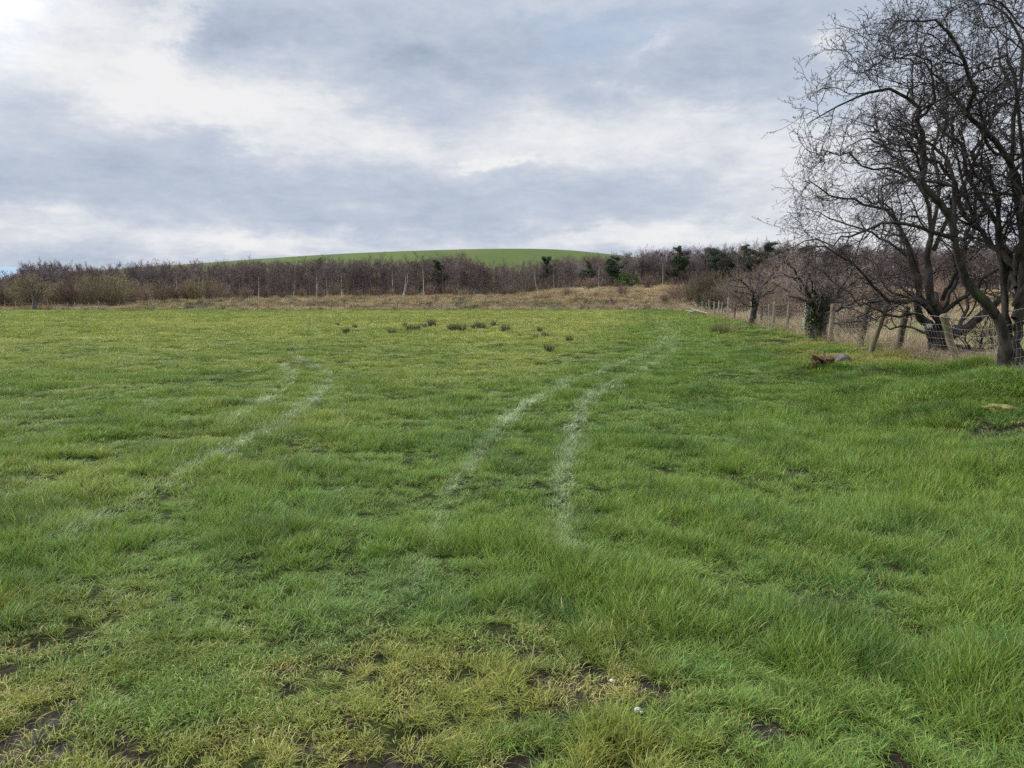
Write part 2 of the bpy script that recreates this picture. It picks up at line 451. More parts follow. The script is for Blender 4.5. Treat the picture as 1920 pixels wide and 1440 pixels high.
# ================================================================== GROUND
def build_ground():
    n = 720
    u = np.linspace(-1, 1, n)
    s = 1.3; k = math.asinh(9000 / s)
    xs = s * np.sinh(k * u) + 1.0; ys = s * np.sinh(k * u) + 4.0
    X, Y = np.meshgrid(xs, ys)
    x, y = X.ravel(), Y.ravel()
    z = H(x, y) - .006
    i = np.arange(n - 1)[:, None] * n + np.arange(n - 1)[None]
    q = np.stack([i, i + 1, i + n + 1, i + n], -1).reshape(-1, 4)
    mud = mud_mask(x, y) * sstep(40, 25, np.hypot(x, y))
    s_ = fence_x(y) - x
    far = sstep(91, 94, y); rough = np.maximum(far, sstep(.2, -.5, s_))
    m, nt = new_mat('field_soil')
    am = N(nt, 'ShaderNodeAttribute', attribute_name='mud'); ar = N(nt, 'ShaderNodeAttribute', attribute_name='rough_land')
    tc = N(nt, 'ShaderNodeTexCoord'); pos = tc.outputs['Object']
    f = noise_n(nt, 9, 6, .6, pos); f2 = noise_n(nt, .5, 4, .6, pos); f3 = noise_n(nt, 60, 3, .6, pos)
    turf = mixc(nt, maprange(nt, f, .35, .65), (.026, .034, .011), (.055, .062, .021))
    mudc = mixc(nt, maprange(nt, noise_n(nt, 38, 6, .7, pos), .38, .62), (.016, .011, .008), (.062, .043, .029))
    moor = mixc(nt, maprange(nt, f2, .42, .6), (.22, .165, .10), (.11, .16, .05))
    c = mixc(nt, ar.outputs['Fac'], turf, moor)
    c = mixc(nt, maprange(nt, am.outputs['Fac'], .2, .55), c, mudc)
    p = N(nt, 'ShaderNodeBsdfPrincipled'); L(nt, c, p.inputs['Base Color']); L(nt, maprange(nt, am.outputs['Fac'], .3, .9, .04, .35), p.inputs['Specular IOR Level'])
    rg = maprange(nt, am.outputs['Fac'], .3, .9, .95, .72); L(nt, rg, p.inputs['Roughness'])
    b = N(nt, 'ShaderNodeBump'); b.inputs['Strength'].default_value = 1; b.inputs['Distance'].default_value = .05
    L(nt, math_n(nt, 'ADD', f, math_n(nt, 'MULTIPLY', noise_n(nt, 26, 6, .7, pos), 1.2)), b.inputs['Height']); L(nt, b.outputs[0], p.inputs['Normal'])
    o = N(nt, 'ShaderNodeOutputMaterial'); L(nt, p.outputs[0], o.inputs[0])
    z = z - mud * (.012 + .035 * vnoise(x, y, .07, 99))
    wn = worn(x, y) * sstep(12, 8, np.hypot(x, y)); mud = np.maximum(mud, wn * .5 * sstep(.56, .40, fbm(x, y, .1, 213, 2)))
    me = mk_mesh('ground', np.stack([x, y, z], 1), q, mats=[m], attrs={'mud': mud, 'rough_land': rough})
    tag(link('ground', me), 'flat green pasture ground running out to the wood', 'ground', kind='structure')
build_ground()

# ================================================================== GRASS
def pick_colors(x, y, rng):
    """turf colour by place: lush, yellow-green, olive and worn"""
    n = len(x)
    px = 960 + FPX * x / np.maximum(y, .5)
    lush = np.array([.140, .212, .038]); yel = np.array([.335, .345, .092]); deep = np.array([.072, .132, .028]); olive = np.array([.235, .240, .048])
    blue = np.array([.130, .208, .056])
    a = fbm(x, y, 1.6, 101, 3); b = fbm(x, y, .55, 111, 3); c = fbm(x, y, 6, 121, 3)
    yf = np.interp(y, [2, 6, 12, 20, 35, 60, 90], [.12, .16, .32, .50, .74, .80, .62])
    yf = yf + (c - .5) * .9 + (a - .5) * .5 + (b - .5) * .45 * sstep(40, 8, y)
    # greener strip along the right side and headland
    s = fence_x(y) - x
    yf = yf - .62 * sstep(9.5, 5.0, s) * sstep(120, 90, y + 0 * x) - .25 * sstep(-5, 6, x) * sstep(30, 6, y) * sstep(2.5, 4, y)
    yf = yf - .3 * sstep(84, 91, y)
    yf = yf - .18 * sstep(-8, -30, x)
    yf = np.clip(yf, 0, 1)
    col = lush[None] * (1 - yf[:, None]) + yel[None] * yf[:, None]
    dk = sstep(.50, .72, b) * .75 * (1 - .35 * yf)
    col = col * (1 - dk[:, None]) + deep[None] * dk[:, None]
    bl = sstep(.60, .74, fbm(x, y, .8, 131, 3)) * .45
    col = col * (1 - bl[:, None]) + blue[None] * bl[:, None] * 1.1
    ww = worn(x, y)
    wo = ww * (.1 + .75 * sstep(.42, .60, fbm(x, y, .5, 103, 3)))
    col = col * (1 - wo[:, None]) + olive[None] * wo[:, None]
    # mossy yellow bank
    bk = sstep(3.0, 1.2, s) * sstep(13, 17, y) * sstep(36, 26, y) * sstep(.40, .55, fbm(x, y, .8, 141))
    col = col * (1 - bk[:, None] * .8) + np.array([.26, .25, .06])[None] * bk[:, None] * .8
    straw = .05 + .05 * yf + (.12 + .42 * sstep(.42, .62, fbm(x, y, .9, 157))) * ww * sstep(.3, .6, fbm(x, y, .45, 151)) + .3 * sstep(.2, .6, mud_mask(x, y)) + .10 * sstep(20, 60, y) * yf + .3 * bk
    # pasture yellower round the rushes
    g = np.exp(-((x + 1) / 14) ** 2 - ((y - 48) / 16) ** 2)
    straw = straw + .22 * g * sstep(.35, .65, fbm(x, y, 3, 161))
    tk = track_mask(x, y)
    col = col * (1 - tk[:, None] * .66) + np.array([.50, .56, .38])[None] * tk[:, None] * .66
    col = col * rng.normal(1, .10, (n, 1))
    return np.clip(col, .01, 1), np.clip(straw, 0, .9), tk, ww

def grass():
    rng = np.random.default_rng(5)
    g = M['grass']
    src = source_collection('turf_tuft', [
        tuft_mesh('tuft', 30, .04, .078, .0027, .42, .55, 1, 4), tuft_mesh('tuft', 32, .045, .09, .0029, .36, .45, 2, 4),      # 0-3 near lush
        tuft_mesh('tuft', 28, .045, .085, .0032, .5, .75, 3, 4), tuft_mesh('tuft', 34, .03, .105, .0027, .3, .4, 4, 4),
        tuft_mesh('tuft', 38, .055, .055, .0024, .85, .6, 5, 3), tuft_mesh('tuft', 38, .05, .045, .0026, 1.1, .5, 6, 3),          # 4-5 worn
        tuft_mesh('tuft', 110, .14, .085, .0046, .40, .5, 7, 3), tuft_mesh('tuft', 110, .15, .095, .005, .45, .6, 8, 3),         # 6-7 mid
        tuft_mesh('tuft', 110, .34, .10, .014, .42, .5, 9, 2), tuft_mesh('tuft', 110, .36, .11, .016, .5, .5, 10, 2)])       # 8-9 far
    xs, ys, ix, sc = [], [], [], []
    def band(d0, d1, dens, kinds, s0=1.0):
        x, y = sample_wedge(rng, d0, d1, dens, pad=3.2)
        xs.append(x); ys.append(y); ix.append(rng.choice(kinds, len(x))); sc.append(np.full(len(x), s0))
    band(.3, 1.3, 260, [0, 1, 2, 3]); band(1.3, 3.4, 820, [0, 1, 2, 3]); band(3.4, 5.5, 560, [0, 1, 2, 3]); band(5.5, 9, 300, [0, 1, 2, 3], 1.08)
    band(9, 13, 120, [0, 1, 2, 3], 1.25)
    band(8, 14, 42, [6, 7]); band(14, 22, 48, [6, 7]); band(22, 33, 24, [6, 7], 1.15)
    band(28, 50, 8.5, [8, 9]); band(50, 93, 5.2, [8, 9], 1.25)
    x = np.concatenate(xs); y = np.concatenate(ys); ix = np.concatenate(ix); s0 = np.concatenate(sc)
    s = fence_x(y) - x
    k = (s > -.35 + .5 * (vnoise(x, y, .7, 3) - .5)) & (y < 92.5 + 1.2 * (vnoise(x, y, 3, 8) - .5))
    mud = mud_mask(x, y)
    k &= rng.random(len(x)) > np.minimum(mud * 1.1, .90)
    k &= rng.random(len(x)) > np.maximum(.38 * sstep(.47, .32, fbm(x, y, .22, 211, 2)) * sstep(14, 8, y) * sstep(2.6, 3.8, fence_x(y) - x), .88 * worn(x, y) * sstep(.50, .36, fbm(x, y, .075, 213, 2)))
    ww = worn(x, y)
    x, y, ix, s0, mud = x[k], y[k], ix[k], s0[k], mud[k]
    tint, straw, tk, ww = pick_colors(x, y, rng)
    h1 = fbm(x, y, .7, 201, 3); h2 = fbm(x, y, .22, 211, 2)
    h3 = vnoise(x, y, .16, 231)
    hs = .42 + 1.25 * sstep(.36, .70, h1) + .9 * (h2 - .5) + .55 * sstep(.55, .95, h3) * sstep(25, 8, y)
    hs = np.maximum(hs, .25)
    hs = hs * .83
    sb = fence_x(y) - x
    bnk = sstep(3.8, 2.6, sb) * sstep(24, 16, y); hs = np.maximum(hs, .85 * bnk) * (1 + .25 * bnk)
    px = 960 + FPX * x / np.maximum(y, .5)
    hs = hs * (1 + .28 * sstep(1250, 1600, px) * sstep(1.5, 3, y) * sstep(8, 4, y))
    hs = hs * (1 - .5 * tk) * (1 - .45 * mud)
    iw = (ww > .5 + .25 * (rng.random(len(x)) - .5)) & (ix < 6)
    lushspot = fbm(x, y, .6, 221, 2) > .54
    iw &= ~lushspot
    iw |= (mud > .35) & (ix < 6)
    ix = np.where(iw, rng.choice([4, 5], len(x)), ix)
    hs = np.where(iw, 1.0 + .5 * (h2 - .5), hs)
    hs = hs * np.where((~iw) & (y < 3.4) & (px < 1100), .62, 1.0)
    n = len(x)
    wsc = s0 * (.75 + .35 * np.minimum(hs, 1.6))
    rot = np.stack([rng.normal(0, .12, n) + .1, rng.normal(0, .12, n), rng.uniform(0, 2 * PI, n)], 1)
    # grass lies one way in patches (wind and wheels)
    rot[:, 0] += tk * .5
    scl = np.stack([wsc, wsc, s0 * hs], 1)
    print('grass instances', n)
    scatter('grass', src, x, y, ix, rot, scl, tint, straw, 'uneven green pasture grass covering the whole field', 'grass')
grass()

# ================================================================== MOOR
def moor():
    rng = np.random.default_rng(8)
    mm = M['moor']
    src = source_collection('moor_tussock', [
        tuft_mesh('tussock', 150, .34, .62, .022, .35, .45, 21, 3, mm), tuft_mesh('tussock', 150, .42, .55, .024, .5, .5, 22, 3, mm),
        tuft_mesh('tussock', 120, .22, .75, .02, .22, .3, 23, 3, mm),
        tuft_mesh('tussock', 90, .40, .22, .018, .7, .5, 24, 2, mm),
        tuft_mesh('tussock', 80, .16, .42, .006, .3, .45, 25, 3, mm), tuft_mesh('tussock', 70, .18, .5, .006, .42, .6, 26, 3, mm),
        tuft_mesh('tussock', 90, .2, .16, .006, .6, .5, 27, 3, mm)])
    # beyond the field
    X, Y = [], []
    for d0, d1, de in ((92.5, 110, 1.7), (110, 140, 1.1), (140, 240, .55)):
        x, y = sample_wedge(rng, d0, d1, de, .78, 3); X.append(x); Y.append(y)
    x = np.concatenate(X); y = np.concatenate(Y); n = len(x)
    a = fbm(x, y, 7, 301, 3); b = fbm(x, y, 2.5, 311, 2); px = 960 + FPX * x / y
    tan = np.array([.36, .25, .16]); pale = np.array([.55, .44, .28]); brn = np.array([.24, .165, .11]); grn = np.array([.13, .19, .05]); ol = np.array([.085, .08, .04]); gry = np.array([.30, .235, .17])
    col = tan * (1 - sstep(.35, .65, b))[:, None] + brn * sstep(.35, .65, b)[:, None]
    g = sstep(.46, .56, a) * sstep(125, 112, y) * sstep(1300, 1000, px)
    col = col * (1 - g[:, None]) + grn * g[:, None]
    o = sstep(.54, .62, fbm(x, y, 2.0, 321, 2)) * .95 * sstep(205, 130, y)
    col = col * (1 - o[:, None]) + ol * o[:, None]
    e = sstep(97, 94.5, y); col = col * (1 - e[:, None]) + (gry * (.7 + .6 * vnoise(x, y, 1.3, 5))[:, None]) * e[:, None]
    pl = sstep(150, 175, y) * sstep(1000, 1100, px); pl = pl * sstep(.4, .6, fbm(x, y, 9, 351, 2)); col = col * (1 - pl[:, None] * .5) + pale * pl[:, None] * .5
    ix = rng.choice([0, 1, 2], n); ix = np.where((g > .5) | ((e > .5) & (rng.random(n) < .6)), 3, ix)
    s = rng.uniform(.75, 1.3, n) * np.interp(y, [92, 110, 180, 240], [1.0, 1.15, 1.8, 2.2])
    rot = np.stack([rng.normal(0, .1, n), rng.normal(0, .1, n), rng.uniform(0, 6.3, n)], 1)
    col = col * rng.normal(1, .14, (n, 1))
    fx = fence_x(y) - x
    scl = np.stack([s, s, s * np.interp(y, [92, 110, 180, 240], [.8, .85, .62, .5]) * rng.uniform(.7, 1.15, n)], 1)
    scatter('moor_grass', src, x, y, ix, rot, scl, np.clip(col, .01, 1), np.full(n, .1), 'tan and russet moor grass and rushes between field and wood', 'moor grass')
    # rough strip beyond the right-hand fence
    X, Y = [], []
    for d0, d1, de in ((1, 9, 22), (9, 20, 30), (20, 36, 15), (36, 60, 6), (60, 93, 2.5)):
        x, y = sample_wedge(rng, d0, d1, de, .80, 5); X.append(x); Y.append(y)
    x = np.concatenate(X); y = np.concatenate(Y)
    s = x - fence_x(y)
    k = (s > -.25); x, y, s = x[k], y[k], s[k]
    n = len(x); a = fbm(x, y, 2.2, 331, 3)
    dry = sstep(.0, .3, s + .25) * (1 - sstep(2.0, 3.4, s + (a - .5) * 3) * sstep(45, 22, y))
    dry = np.where(y > 40, np.maximum(dry, sstep(.5, .6, a)), dry)
    d1_ = np.array([.30, .205, .14]); d2_ = np.array([.42, .34, .22]); gr = np.array([.16, .24, .055])
    dc = d1_ * a[:, None] + d2_ * (1 - a[:, None])
    keep = rng.random(n) < np.where(dry > .5, 1, .8)
    col = gr * (1 - dry[:, None]) + dc * dry[:, None]
    col = col * rng.normal(1, .15, (n, 1))
    ix = np.where(dry > .5, rng.choice([4, 5], n), 6)
    q = np.interp(y, [10, 20, 40, 90], [.75, 1.0, 1.7, 3.0])
    big = np.where(dry > .5, rng.uniform(.7, 1.25, n), rng.uniform(.6, 1.1, n))
    lowr = np.where((y < 19), .55, 1.0)
    scl = np.stack([q * big, q * big, big * lowr * np.where(dry > .5, 1.0 + .15 * q, 1.0)], 1)
    rot = np.stack([rng.normal(0, .2, n), rng.normal(0, .2, n), rng.uniform(0, 6.3, n)], 1)
    x, y, ix, rot, scl, col, dry = x[keep], y[keep], ix[keep], rot[keep], scl[keep], col[keep], dry[keep]
    scatter('dry_grass', src, x, y, ix, rot, scl, np.clip(col, .01, 1), .25 * (1 - dry) + .1, 'dead tan grass and stems behind the right-hand wire fence', 'dry grass')
moor()

# ================================================================== HILLS
def hill(name, tab, d, depth, mat, label, back=1.0):
    pxs = np.array([t[0] for t in tab], float); pys = np.array([t[1] for t in tab], float)
    n = 160
    px = np.linspace(pxs[0], pxs[-1], n)
    # smooth silhouette
    py = np.interp(px, pxs, pys)
    for _ in range(30): py[1:-1] = (py[:-2] + 2 * py[1:-1] + py[2:]) / 4
    zc = CAMZ + (HOR - py) / FPX * d
    m = 60; v = np.linspace(-1, 1, m)
    X = np.repeat(((px - 960) / FPX * d)[None], m, 0); 
    prof = np.cos(v * PI / 2) ** 1.3
    Y = d + depth * v[:, None] + 0 * X
    Z = -3 + (zc[None] + 3) * prof[:, None] + (fbm(X, Y, depth * .3, 7) - .5) * depth * .004
    i = np.arange(m - 1)[:, None] * n + np.arange(n - 1)[None]
    q = np.stack([i, i + 1, i + n + 1, i + n], -1).reshape(-1, 4)
    o = link(name, mk_mesh(name, np.stack([X.ravel(), Y.ravel(), Z.ravel()], 1), q, mats=[mat]))
    tag(o, label, 'hill', kind='structure')
m, nt = new_mat('hill_pasture')
tc = N(nt, 'ShaderNodeTexCoord'); mp = N(nt, 'ShaderNodeMapping'); mp.inputs['Scale'].default_value = (1, .35, 1); L(nt, tc.outputs['Object'], mp.inputs[0])
f = noise_n(nt, .02, 5, .6, mp.outputs[0]); f2 = noise_n(nt, .35, 4, .7, mp.outputs[0])
c = mixc(nt, maprange(nt, f, .35, .65), (.058, .082, .018), (.076, .100, .024))
c = mixc(nt, maprange(nt, f2, .35, .75, 0, .35), c, (.09, .10, .03))
p = N(nt, 'ShaderNodeBsdfPrincipled', i_Roughness=.95); p.inputs['Specular IOR Level'].default_value = .1
L(nt, c, p.inputs['Base Color']); o = N(nt, 'ShaderNodeOutputMaterial'); L(nt, p.outputs[0], o.inputs[0])
M['hill'] = m
hill('hill', [(60, 530), (200, 514), (300, 505), (400, 497), (500, 490), (600, 483), (700, 477), (800, 473.3), (900, 470.5), (960, 470), (1020, 471), (1080, 474.5), (1130, 479), (1180, 485), (1260, 498), (1400, 525)],
     620, 260, M['hill'], 'smooth green grass hill rising behind the bare wood')
M['far_hill'] = twig_mat('far_hill_haze_blue', (.16, .22, .27), (.19, .25, .29))  # blue of distance haze painted into the hill colour, no air volume
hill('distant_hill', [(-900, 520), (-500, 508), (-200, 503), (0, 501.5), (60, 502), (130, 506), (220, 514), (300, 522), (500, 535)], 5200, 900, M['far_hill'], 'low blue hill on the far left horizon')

# puddle at the far edge
def puddle():
    g = G(479, 581); rng = np.random.default_rng(3)
    n = 40; a = np.linspace(0, 2 * PI, n, endpoint=False); r = 1 + .25 * np.sin(3 * a + 1) + .15 * np.sin(7 * a)
    x = g[0] + .85 * r * np.cos(a); y = 90.5 + 1.6 * r * np.sin(a); z = np.full(n, float(H(x, y).max()) + .06)
    v = np.vstack([np.stack([x, y, z], 1), [[x.mean(), y.mean(), z[0]]]])
    t = np.stack([np.arange(n), (np.arange(n) + 1) % n, np.full(n, n)], 1)
    m, nt = new_mat('puddle_water'); p = N(nt, 'ShaderNodeBsdfPrincipled'); p.inputs['Base Color'].default_value = (.25, .28, .28, 1); p.inputs['Roughness'].default_value = .08
    o = N(nt, 'ShaderNodeOutputMaterial'); L(nt, p.outputs[0], o.inputs[0])
    tag(link('puddle', mk_mesh('puddle', v, None, t, [m])), 'pale puddle shining at the far edge of the field', 'puddle', kind='structure')
puddle()

# ================================================================== BACKGROUND TREES
def tree_root(name, trunk_me, crown_me):
    r = empty(name, (0, 0, -50))
    link('trunk', trunk_me, r); link('crown', crown_me, r)
    return r

def birch_proto(name, seed, h=9.0, stems=1, white=False, bushy=1.0, twig='birch_twig', wide=1.0):
    rng = np.random.default_rng(seed)
    tr = Tubes(); cr = Tubes()
    K = 10; P = []; R = []
    for s in range(stems):
        a = rng.uniform(0, 6.28); lean = (.05 if stems == 1 else .22) * wide * h
        b = np.array([rng.normal(0, .12 * (stems - 1)), rng.normal(0, .12 * (stems - 1)), -.2])
        top = np.array([math.cos(a) * lean, math.sin(a) * lean, h * rng.uniform(.85, 1)])
        t = np.linspace(0, 1, K)[:, None]
        pl = b + (top - b) * t + rng.normal(0, .07, (K, 3)) * t + np.sin(t * PI) * np.array([math.cos(a), math.sin(a), 0]) * lean * .35
        P.append(pl); R.append(np.interp(t[:, 0], [0, .15, 1], [.15, .11, .02]) * (1.15 if white else 1) / stems ** .3)
    P = np.array(P); R = np.array(R)
    tr.add(P, R, 6)
    P1, R1 = grow(P, R, int(16 * bushy), (.16, .97), (h * .18 * wide, h * .38 * wide), (42, 12), 6, .09, .05, .5, rng, .018)
    if not white: tr.add(P1[::2], R1[::2], 3)
    cr.add(P1, R1, 3)
    P2, R2 = grow(P1, R1, 7, (.2, 1), (h * .07, h * .15), (40, 14), 4, .1, .04, .6, rng, .015)
    P3, R3 = grow(P2, R2, 8, (.15, 1), (h * .035, h * .085), (38, 16), 3, .12, .0, .6, rng, .0125)
    cr.add(P2, R2, 3); cr.add(P3, R3, 3)
    tm = M['birch_white'] if white else M['birch_dark']
    return tree_root(name, tr.mesh('trunk', [tm]), cr.mesh('crown', [M[twig]]))

def bush_proto(name, seed, h=3.5, stems=36, spread=.5, twig='scrub_twig', n1=6, n2=6, tw=1.0):
    rng = np.random.default_rng(seed)
    K = 7; a = rng.uniform(0, 6.28, stems); tl = np.abs(rng.normal(spread, spread * .5, stems))
    d = np.stack([np.cos(a) * np.sin(tl), np.sin(a) * np.sin(tl), np.cos(tl)], 1)
    b = np.stack([rng.normal(0, .25 * h / 3, stems), rng.normal(0, .25 * h / 3, stems), np.full(stems, -.15)], 1)
    P = np.zeros((stems, K, 3)); P[:, 0] = b; ll = h * rng.uniform(.65, 1.05, stems)
    for k in range(1, K):
        d = d + rng.normal(0, .07, d.shape); d[:, 2] += .05; d /= np.linalg.norm(d, axis=1, keepdims=True)
        P[:, k] = P[:, k - 1] + d * (ll / (K - 1))[:, None]
    R = np.linspace(.03, .010, K)[None] * np.ones((stems, 1)) * tw
    tr = Tubes().add(P, R, 4)
    P1, R1 = grow(P, R, n1, (.2, .95), (h * .15, h * .32), (28, 10), 4, .08, .04, .6, rng, .009 * tw)
    P2, R2 = grow(P1, R1, n2, (.2, 1), (h * .06, h * .15), (30, 12), 3, .1, .02, .6, rng, .007 * tw)
    cr = Tubes().add(P1, R1, 3).add(P2, R2, 3)
    tm = M[twig]
    r = empty(name, (0, 0, -50)); link('stems', tr.mesh('stems', [tm]), r); link('crown', cr.mesh('crown', [tm]), r)
    return r

def clumps(centres, rads, per, size, rng, flat=.62):
    """leaf-sized faces spread through ellipsoid clumps"""
    vs = []; 
    for c, r in zip(centres, rads):
        n = int(per * (r / .8) ** 2)
        u = rng.standard_normal((n, 3)); u /= np.linalg.norm(u, axis=1, keepdims=True)
        p = c + u * (rng.random((n, 1)) ** .45) * r * np.array([1, 1, flat])
        a = rng.standard_normal((n, 3)); a[:, 2] *= .5; a /= np.linalg.norm(a, axis=1, keepdims=True)
        b = np.cross(a, rng.standard_normal((n, 3))); b /= np.linalg.norm(b, axis=1, keepdims=True)
        s = size * rng.uniform(.5, 1.3, (n, 1))
        vs.append(np.stack([p - a * s, p + b * s * .45, p + a * s, p - b * s * .45], 1))
    v = np.concatenate(vs).reshape(-1, 3)
    return v, np.arange(len(v)).reshape(-1, 4)

def pine_proto(name, seed, h=11, conic=0.0, mat='pine_needle', low=.45):
    rng = np.random.default_rng(seed)
    K = 10; t = np.linspace(0, 1, K)
    P = np.stack([np.cumsum(rng.normal(0, .12, K)), np.cumsum(rng.normal(0, .12, K)), t * h * .95 - .2], 1)
    R = np.interp(t, [0, 1], [.2, .05])
    tr = Tubes().add(P, R, 6)
    n = int(11 + 5 * conic)
    P1, R1 = grow(P[None], R[None], n, (low, 1.0), (1.9, 3.4 + conic), (70, 12), 5, .10, .06, .5, rng, .03)
    tr.add(P1, R1, 4)
    cs, rs = [], []
    for b in P1:
        zf = (b[0, 2] / h - low) / (1 - low)
        for k in (1, 2, 3, 4):
            if rng.random() < .85:
                cs.append(b[k] + rng.normal(0, .2, 3)); rs.append(rng.uniform(.6, 1.15) * (1.15 - .4 * zf * (1 + conic)))
    cs.append(P[-1]); rs.append(.9); cs.append(P[-1] + np.array([.3, 0, .3])); rs.append(.6)
    v, q = clumps(cs, rs, 300, .13, rng)
    return tree_root(name, tr.mesh('trunk', [M['pine_bark']]), mk_mesh('crown', v, q, mats=[M[mat]]))

def oak_proto(name, seed, h=11, twig='oak_twig', wide=1.0):
    rng = np.random.default_rng(seed)
    K = 8; t = np.linspace(0, 1, K)
    P = np.stack([np.cumsum(rng.normal(0, .06, K)), np.cumsum(rng.normal(0, .06, K)), t * h * .45 - .2], 1)[None]
    R = np.interp(t, [0, 1], [.24, .15])[None]
    P1, R1 = grow(P, R, 9, (.45, 1), (h * .38, h * .55), (38, 14), 9, .13, .05, .6, rng, .03, bend=.6)
    P2, R2 = grow(P1, R1, 9, (.25, 1), (h * .12, h * .26), (45, 14), 6, .15, .03, .6, rng, .018)
    P3, R3 = grow(P2, R2, 8, (.2, 1), (h * .05, h * .11), (45, 16), 4, .16, .02, .6, rng, .011)
    P4, R4 = grow(P3, R3, 5, (.2, 1), (h * .02, h * .05), (45, 16), 3, .1, .0, .6, rng, .008)
    tr = Tubes().add(P, R, 7).add(P1, R1, 5)
    cr = Tubes().add(P2, R2, 3).add(P3, R3, 3).add(P4, R4, 3)
    return tree_root(name, tr.mesh('trunk', [M['birch_dark']]), cr.mesh('crown', [M[twig]]))

def wood():
    rng = np.random.default_rng(31)
    B = [birch_proto('birch_tree', 40 + k, 9.0, st) for k, st in enumerate((1, 2, 1, 3, 1, 2))]
    BW = [birch_proto('white_birch', 60, 8.5, 1, True, .7), birch_proto('white_birch', 61, 8.5, 2, True, .7), birch_proto('white_birch', 62, 8.5, 1, True, .6)]
    S = [bush_proto('willow_scrub', 70 + k, 3.6, 40, .42) for k in range(3)]
    SO = [bush_proto('willow_scrub', 75 + k, 3.8, 42, .45, 'olive_twig') for k in range(2)]
    PN = [pine_proto('scots_pine', 80, 11, 0), pine_proto('scots_pine', 81, 11, .2), pine_proto('scots_pine', 82, 10.5, .8, low=.3), pine_proto('scots_pine', 83, 10, .4, low=.35)]
    OK_ = [oak_proto('bare_tree', 90 + k, 11) for k in range(3)]
    HL = pine_proto('holly_tree', 95, 6.5, .8, 'holly_leaf', .05)
    used = set()
    def put(proto, px, d, htop=None, href=9.0, s=None, wide=1.0, label='', cat='tree', group=None, rz=None):
        x = (px - 960) / FPX * d; z = Hs(x, d) - .05
        if s is None:
            top = CAMZ + (HOR - htop) / FPX * d
            s = max(.3, (top - z) / href)
        sv = (s * wide, s * wide, s)
        rz_ = rng.uniform(0, 6.28) if rz is None else rz
        if id(proto) in used: o = dup(proto, (x, d, z), rz_, sv)
        else:
            used.add(id(proto)); o = proto; o.location = (x, d, z); o.rotation_euler = (0, 0, rz_); o.scale = sv
        tag(o, label, cat, group)
        return o
    skyline = lambda px: np.interp(px, [-200, 0, 40, 60, 130, 200, 300, 400, 480, 560, 640, 760, 800, 870, 900, 960, 1010, 1050, 1150, 1250, 1350, 1450, 1600, 2200],
                                   [524, 522, 520, 505, 503, 508, 501, 502, 498, 498, 495, 497, 494, 488, 500, 504, 497, 490, 487, 474, 470, 469, 472, 474])
    dfront = lambda px: float(np.interp(px, _fpx, _fd))
    # rows of the wood
    cnt = 0
    def section(px):
        if px < 200: return 'low bare birch in the wood at the far left of the field'
        if px < 480: return 'bare purple-brown birch in the wood left of the hill'
        if px < 780: return 'bare purple-brown birch below the left slope of the hill'
        if px < 1060: return 'bare purple-brown birch below the hill crest'
        if px < 1270: return 'bare brown birch below the right slope of the hill'
        return 'bare brown birch behind the hedge and the wire fence'
    for row in range(3):
        px = -60.0
        while px < 1990 and cnt < 285:
            step = (23.5 if row == 0 else 25) * 165 / (dfront(px) + row * 9)
            px += step * rng.uniform(.7, 1.3)
            d = dfront(px) + 2 + row * 8 + rng.uniform(0, 6)
            top = skyline(px) + rng.normal(2, 5) + (2 - row) * 4
            k = B[rng.integers(len(B))]
            put(k, px, d, top, 9.2, wide=rng.uniform(.9, 1.25), label=section(px), cat='birch tree', group='bare birches along the edge of the wood'); cnt += 1
    print('birches', cnt)
    # bulk of the wood behind, one mass
    tr, cv, cq, n0 = Tubes(), [], [], 0
    rg = np.random.default_rng(77)
    for k in range(1300):
        px = rg.uniform(-260, 2200); d = dfront(px) + rg.uniform(20, 80); x = (px - 960) / FPX * d; z = Hs(x, d)
        top = CAMZ + (HOR - skyline(px) - rg.normal(3, 4)) / FPX * d; h = max(4, top - z)
        K = 5; t = np.linspace(0, 1, K)[:, None]
        P = np.array([x, d, z - .2]) + t * np.array([rg.normal(0, .4), rg.normal(0, .4), h])
        P = P[None]; R = np.linspace(.12, .02, K)[None]
        tr.add(P, R, 3)
        P1, R1 = grow(P, R, 14, (.03, 1), (h * .15, h * .3), (42, 12), 3, .1, .05, .5, rg, .034)
        P2, R2 = grow(P1, R1, 6, (.1, 1), (h * .08, h * .16), (42, 12), 3, .1, .03, .5, rg, .022)
        P3, R3 = grow(P2, R2, 3, (.1, 1), (h * .05, h * .09), (42, 12), 2, .1, .03, .5, rg, .02)
        tr.add(P1, R1, 3); tr.add(P2, R2, 3); tr.add(P3, R3, 3)
    o = link('woodland', tr.mesh('woodland', [M['birch_twig']]))
    tag(o, 'dense mass of bare trees deep in the wood', 'woodland', kind='stuff')
    # white stems
    for px, top, which, lab in [(338, 516, 0, 'pale thin birch stem in the wood left of the hill'), (383, 512, 2, 'white birch trunk where the wood meets the tan rushes, left of the hill'),
                         (487, 518, 0, 'short white birch trunk showing in dark wood under the hill\'s left end'), (550, 522, 1, 'white birch with low fork among dark stems'),
                         (596, 500, 2, 'tall pale birch trunk, left one of the pair below the hill'), (615, 512, 1, 'white birch with forked trunk right of the tall pale one'),
                         (643, 512, 0, 'single straight white birch trunk below the hill'), (737, 508, 0, 'slim birch with pale trunk just left of the brightest forked birch'),
                         (755, 494, 1, 'brightest white birch with forked trunk, below the hill'), (797, 498, 2, 'pale birch trunk right of the brightest forked birch'),
                         (1010, 500, 1, 'white birch with V-shaped trunks at the edge of the tan moor'), (1038, 508, 0, 'thin white birch right of the V-shaped birch'),
                         (1121, 492, 2, 'slender pale birch at the back of the tan moor'), (1241, 494, 0, 'white birch trunk by the right end of the moor'),
                         (295, 520, 1, 'pale forked birch stem above the scrub at left')]:
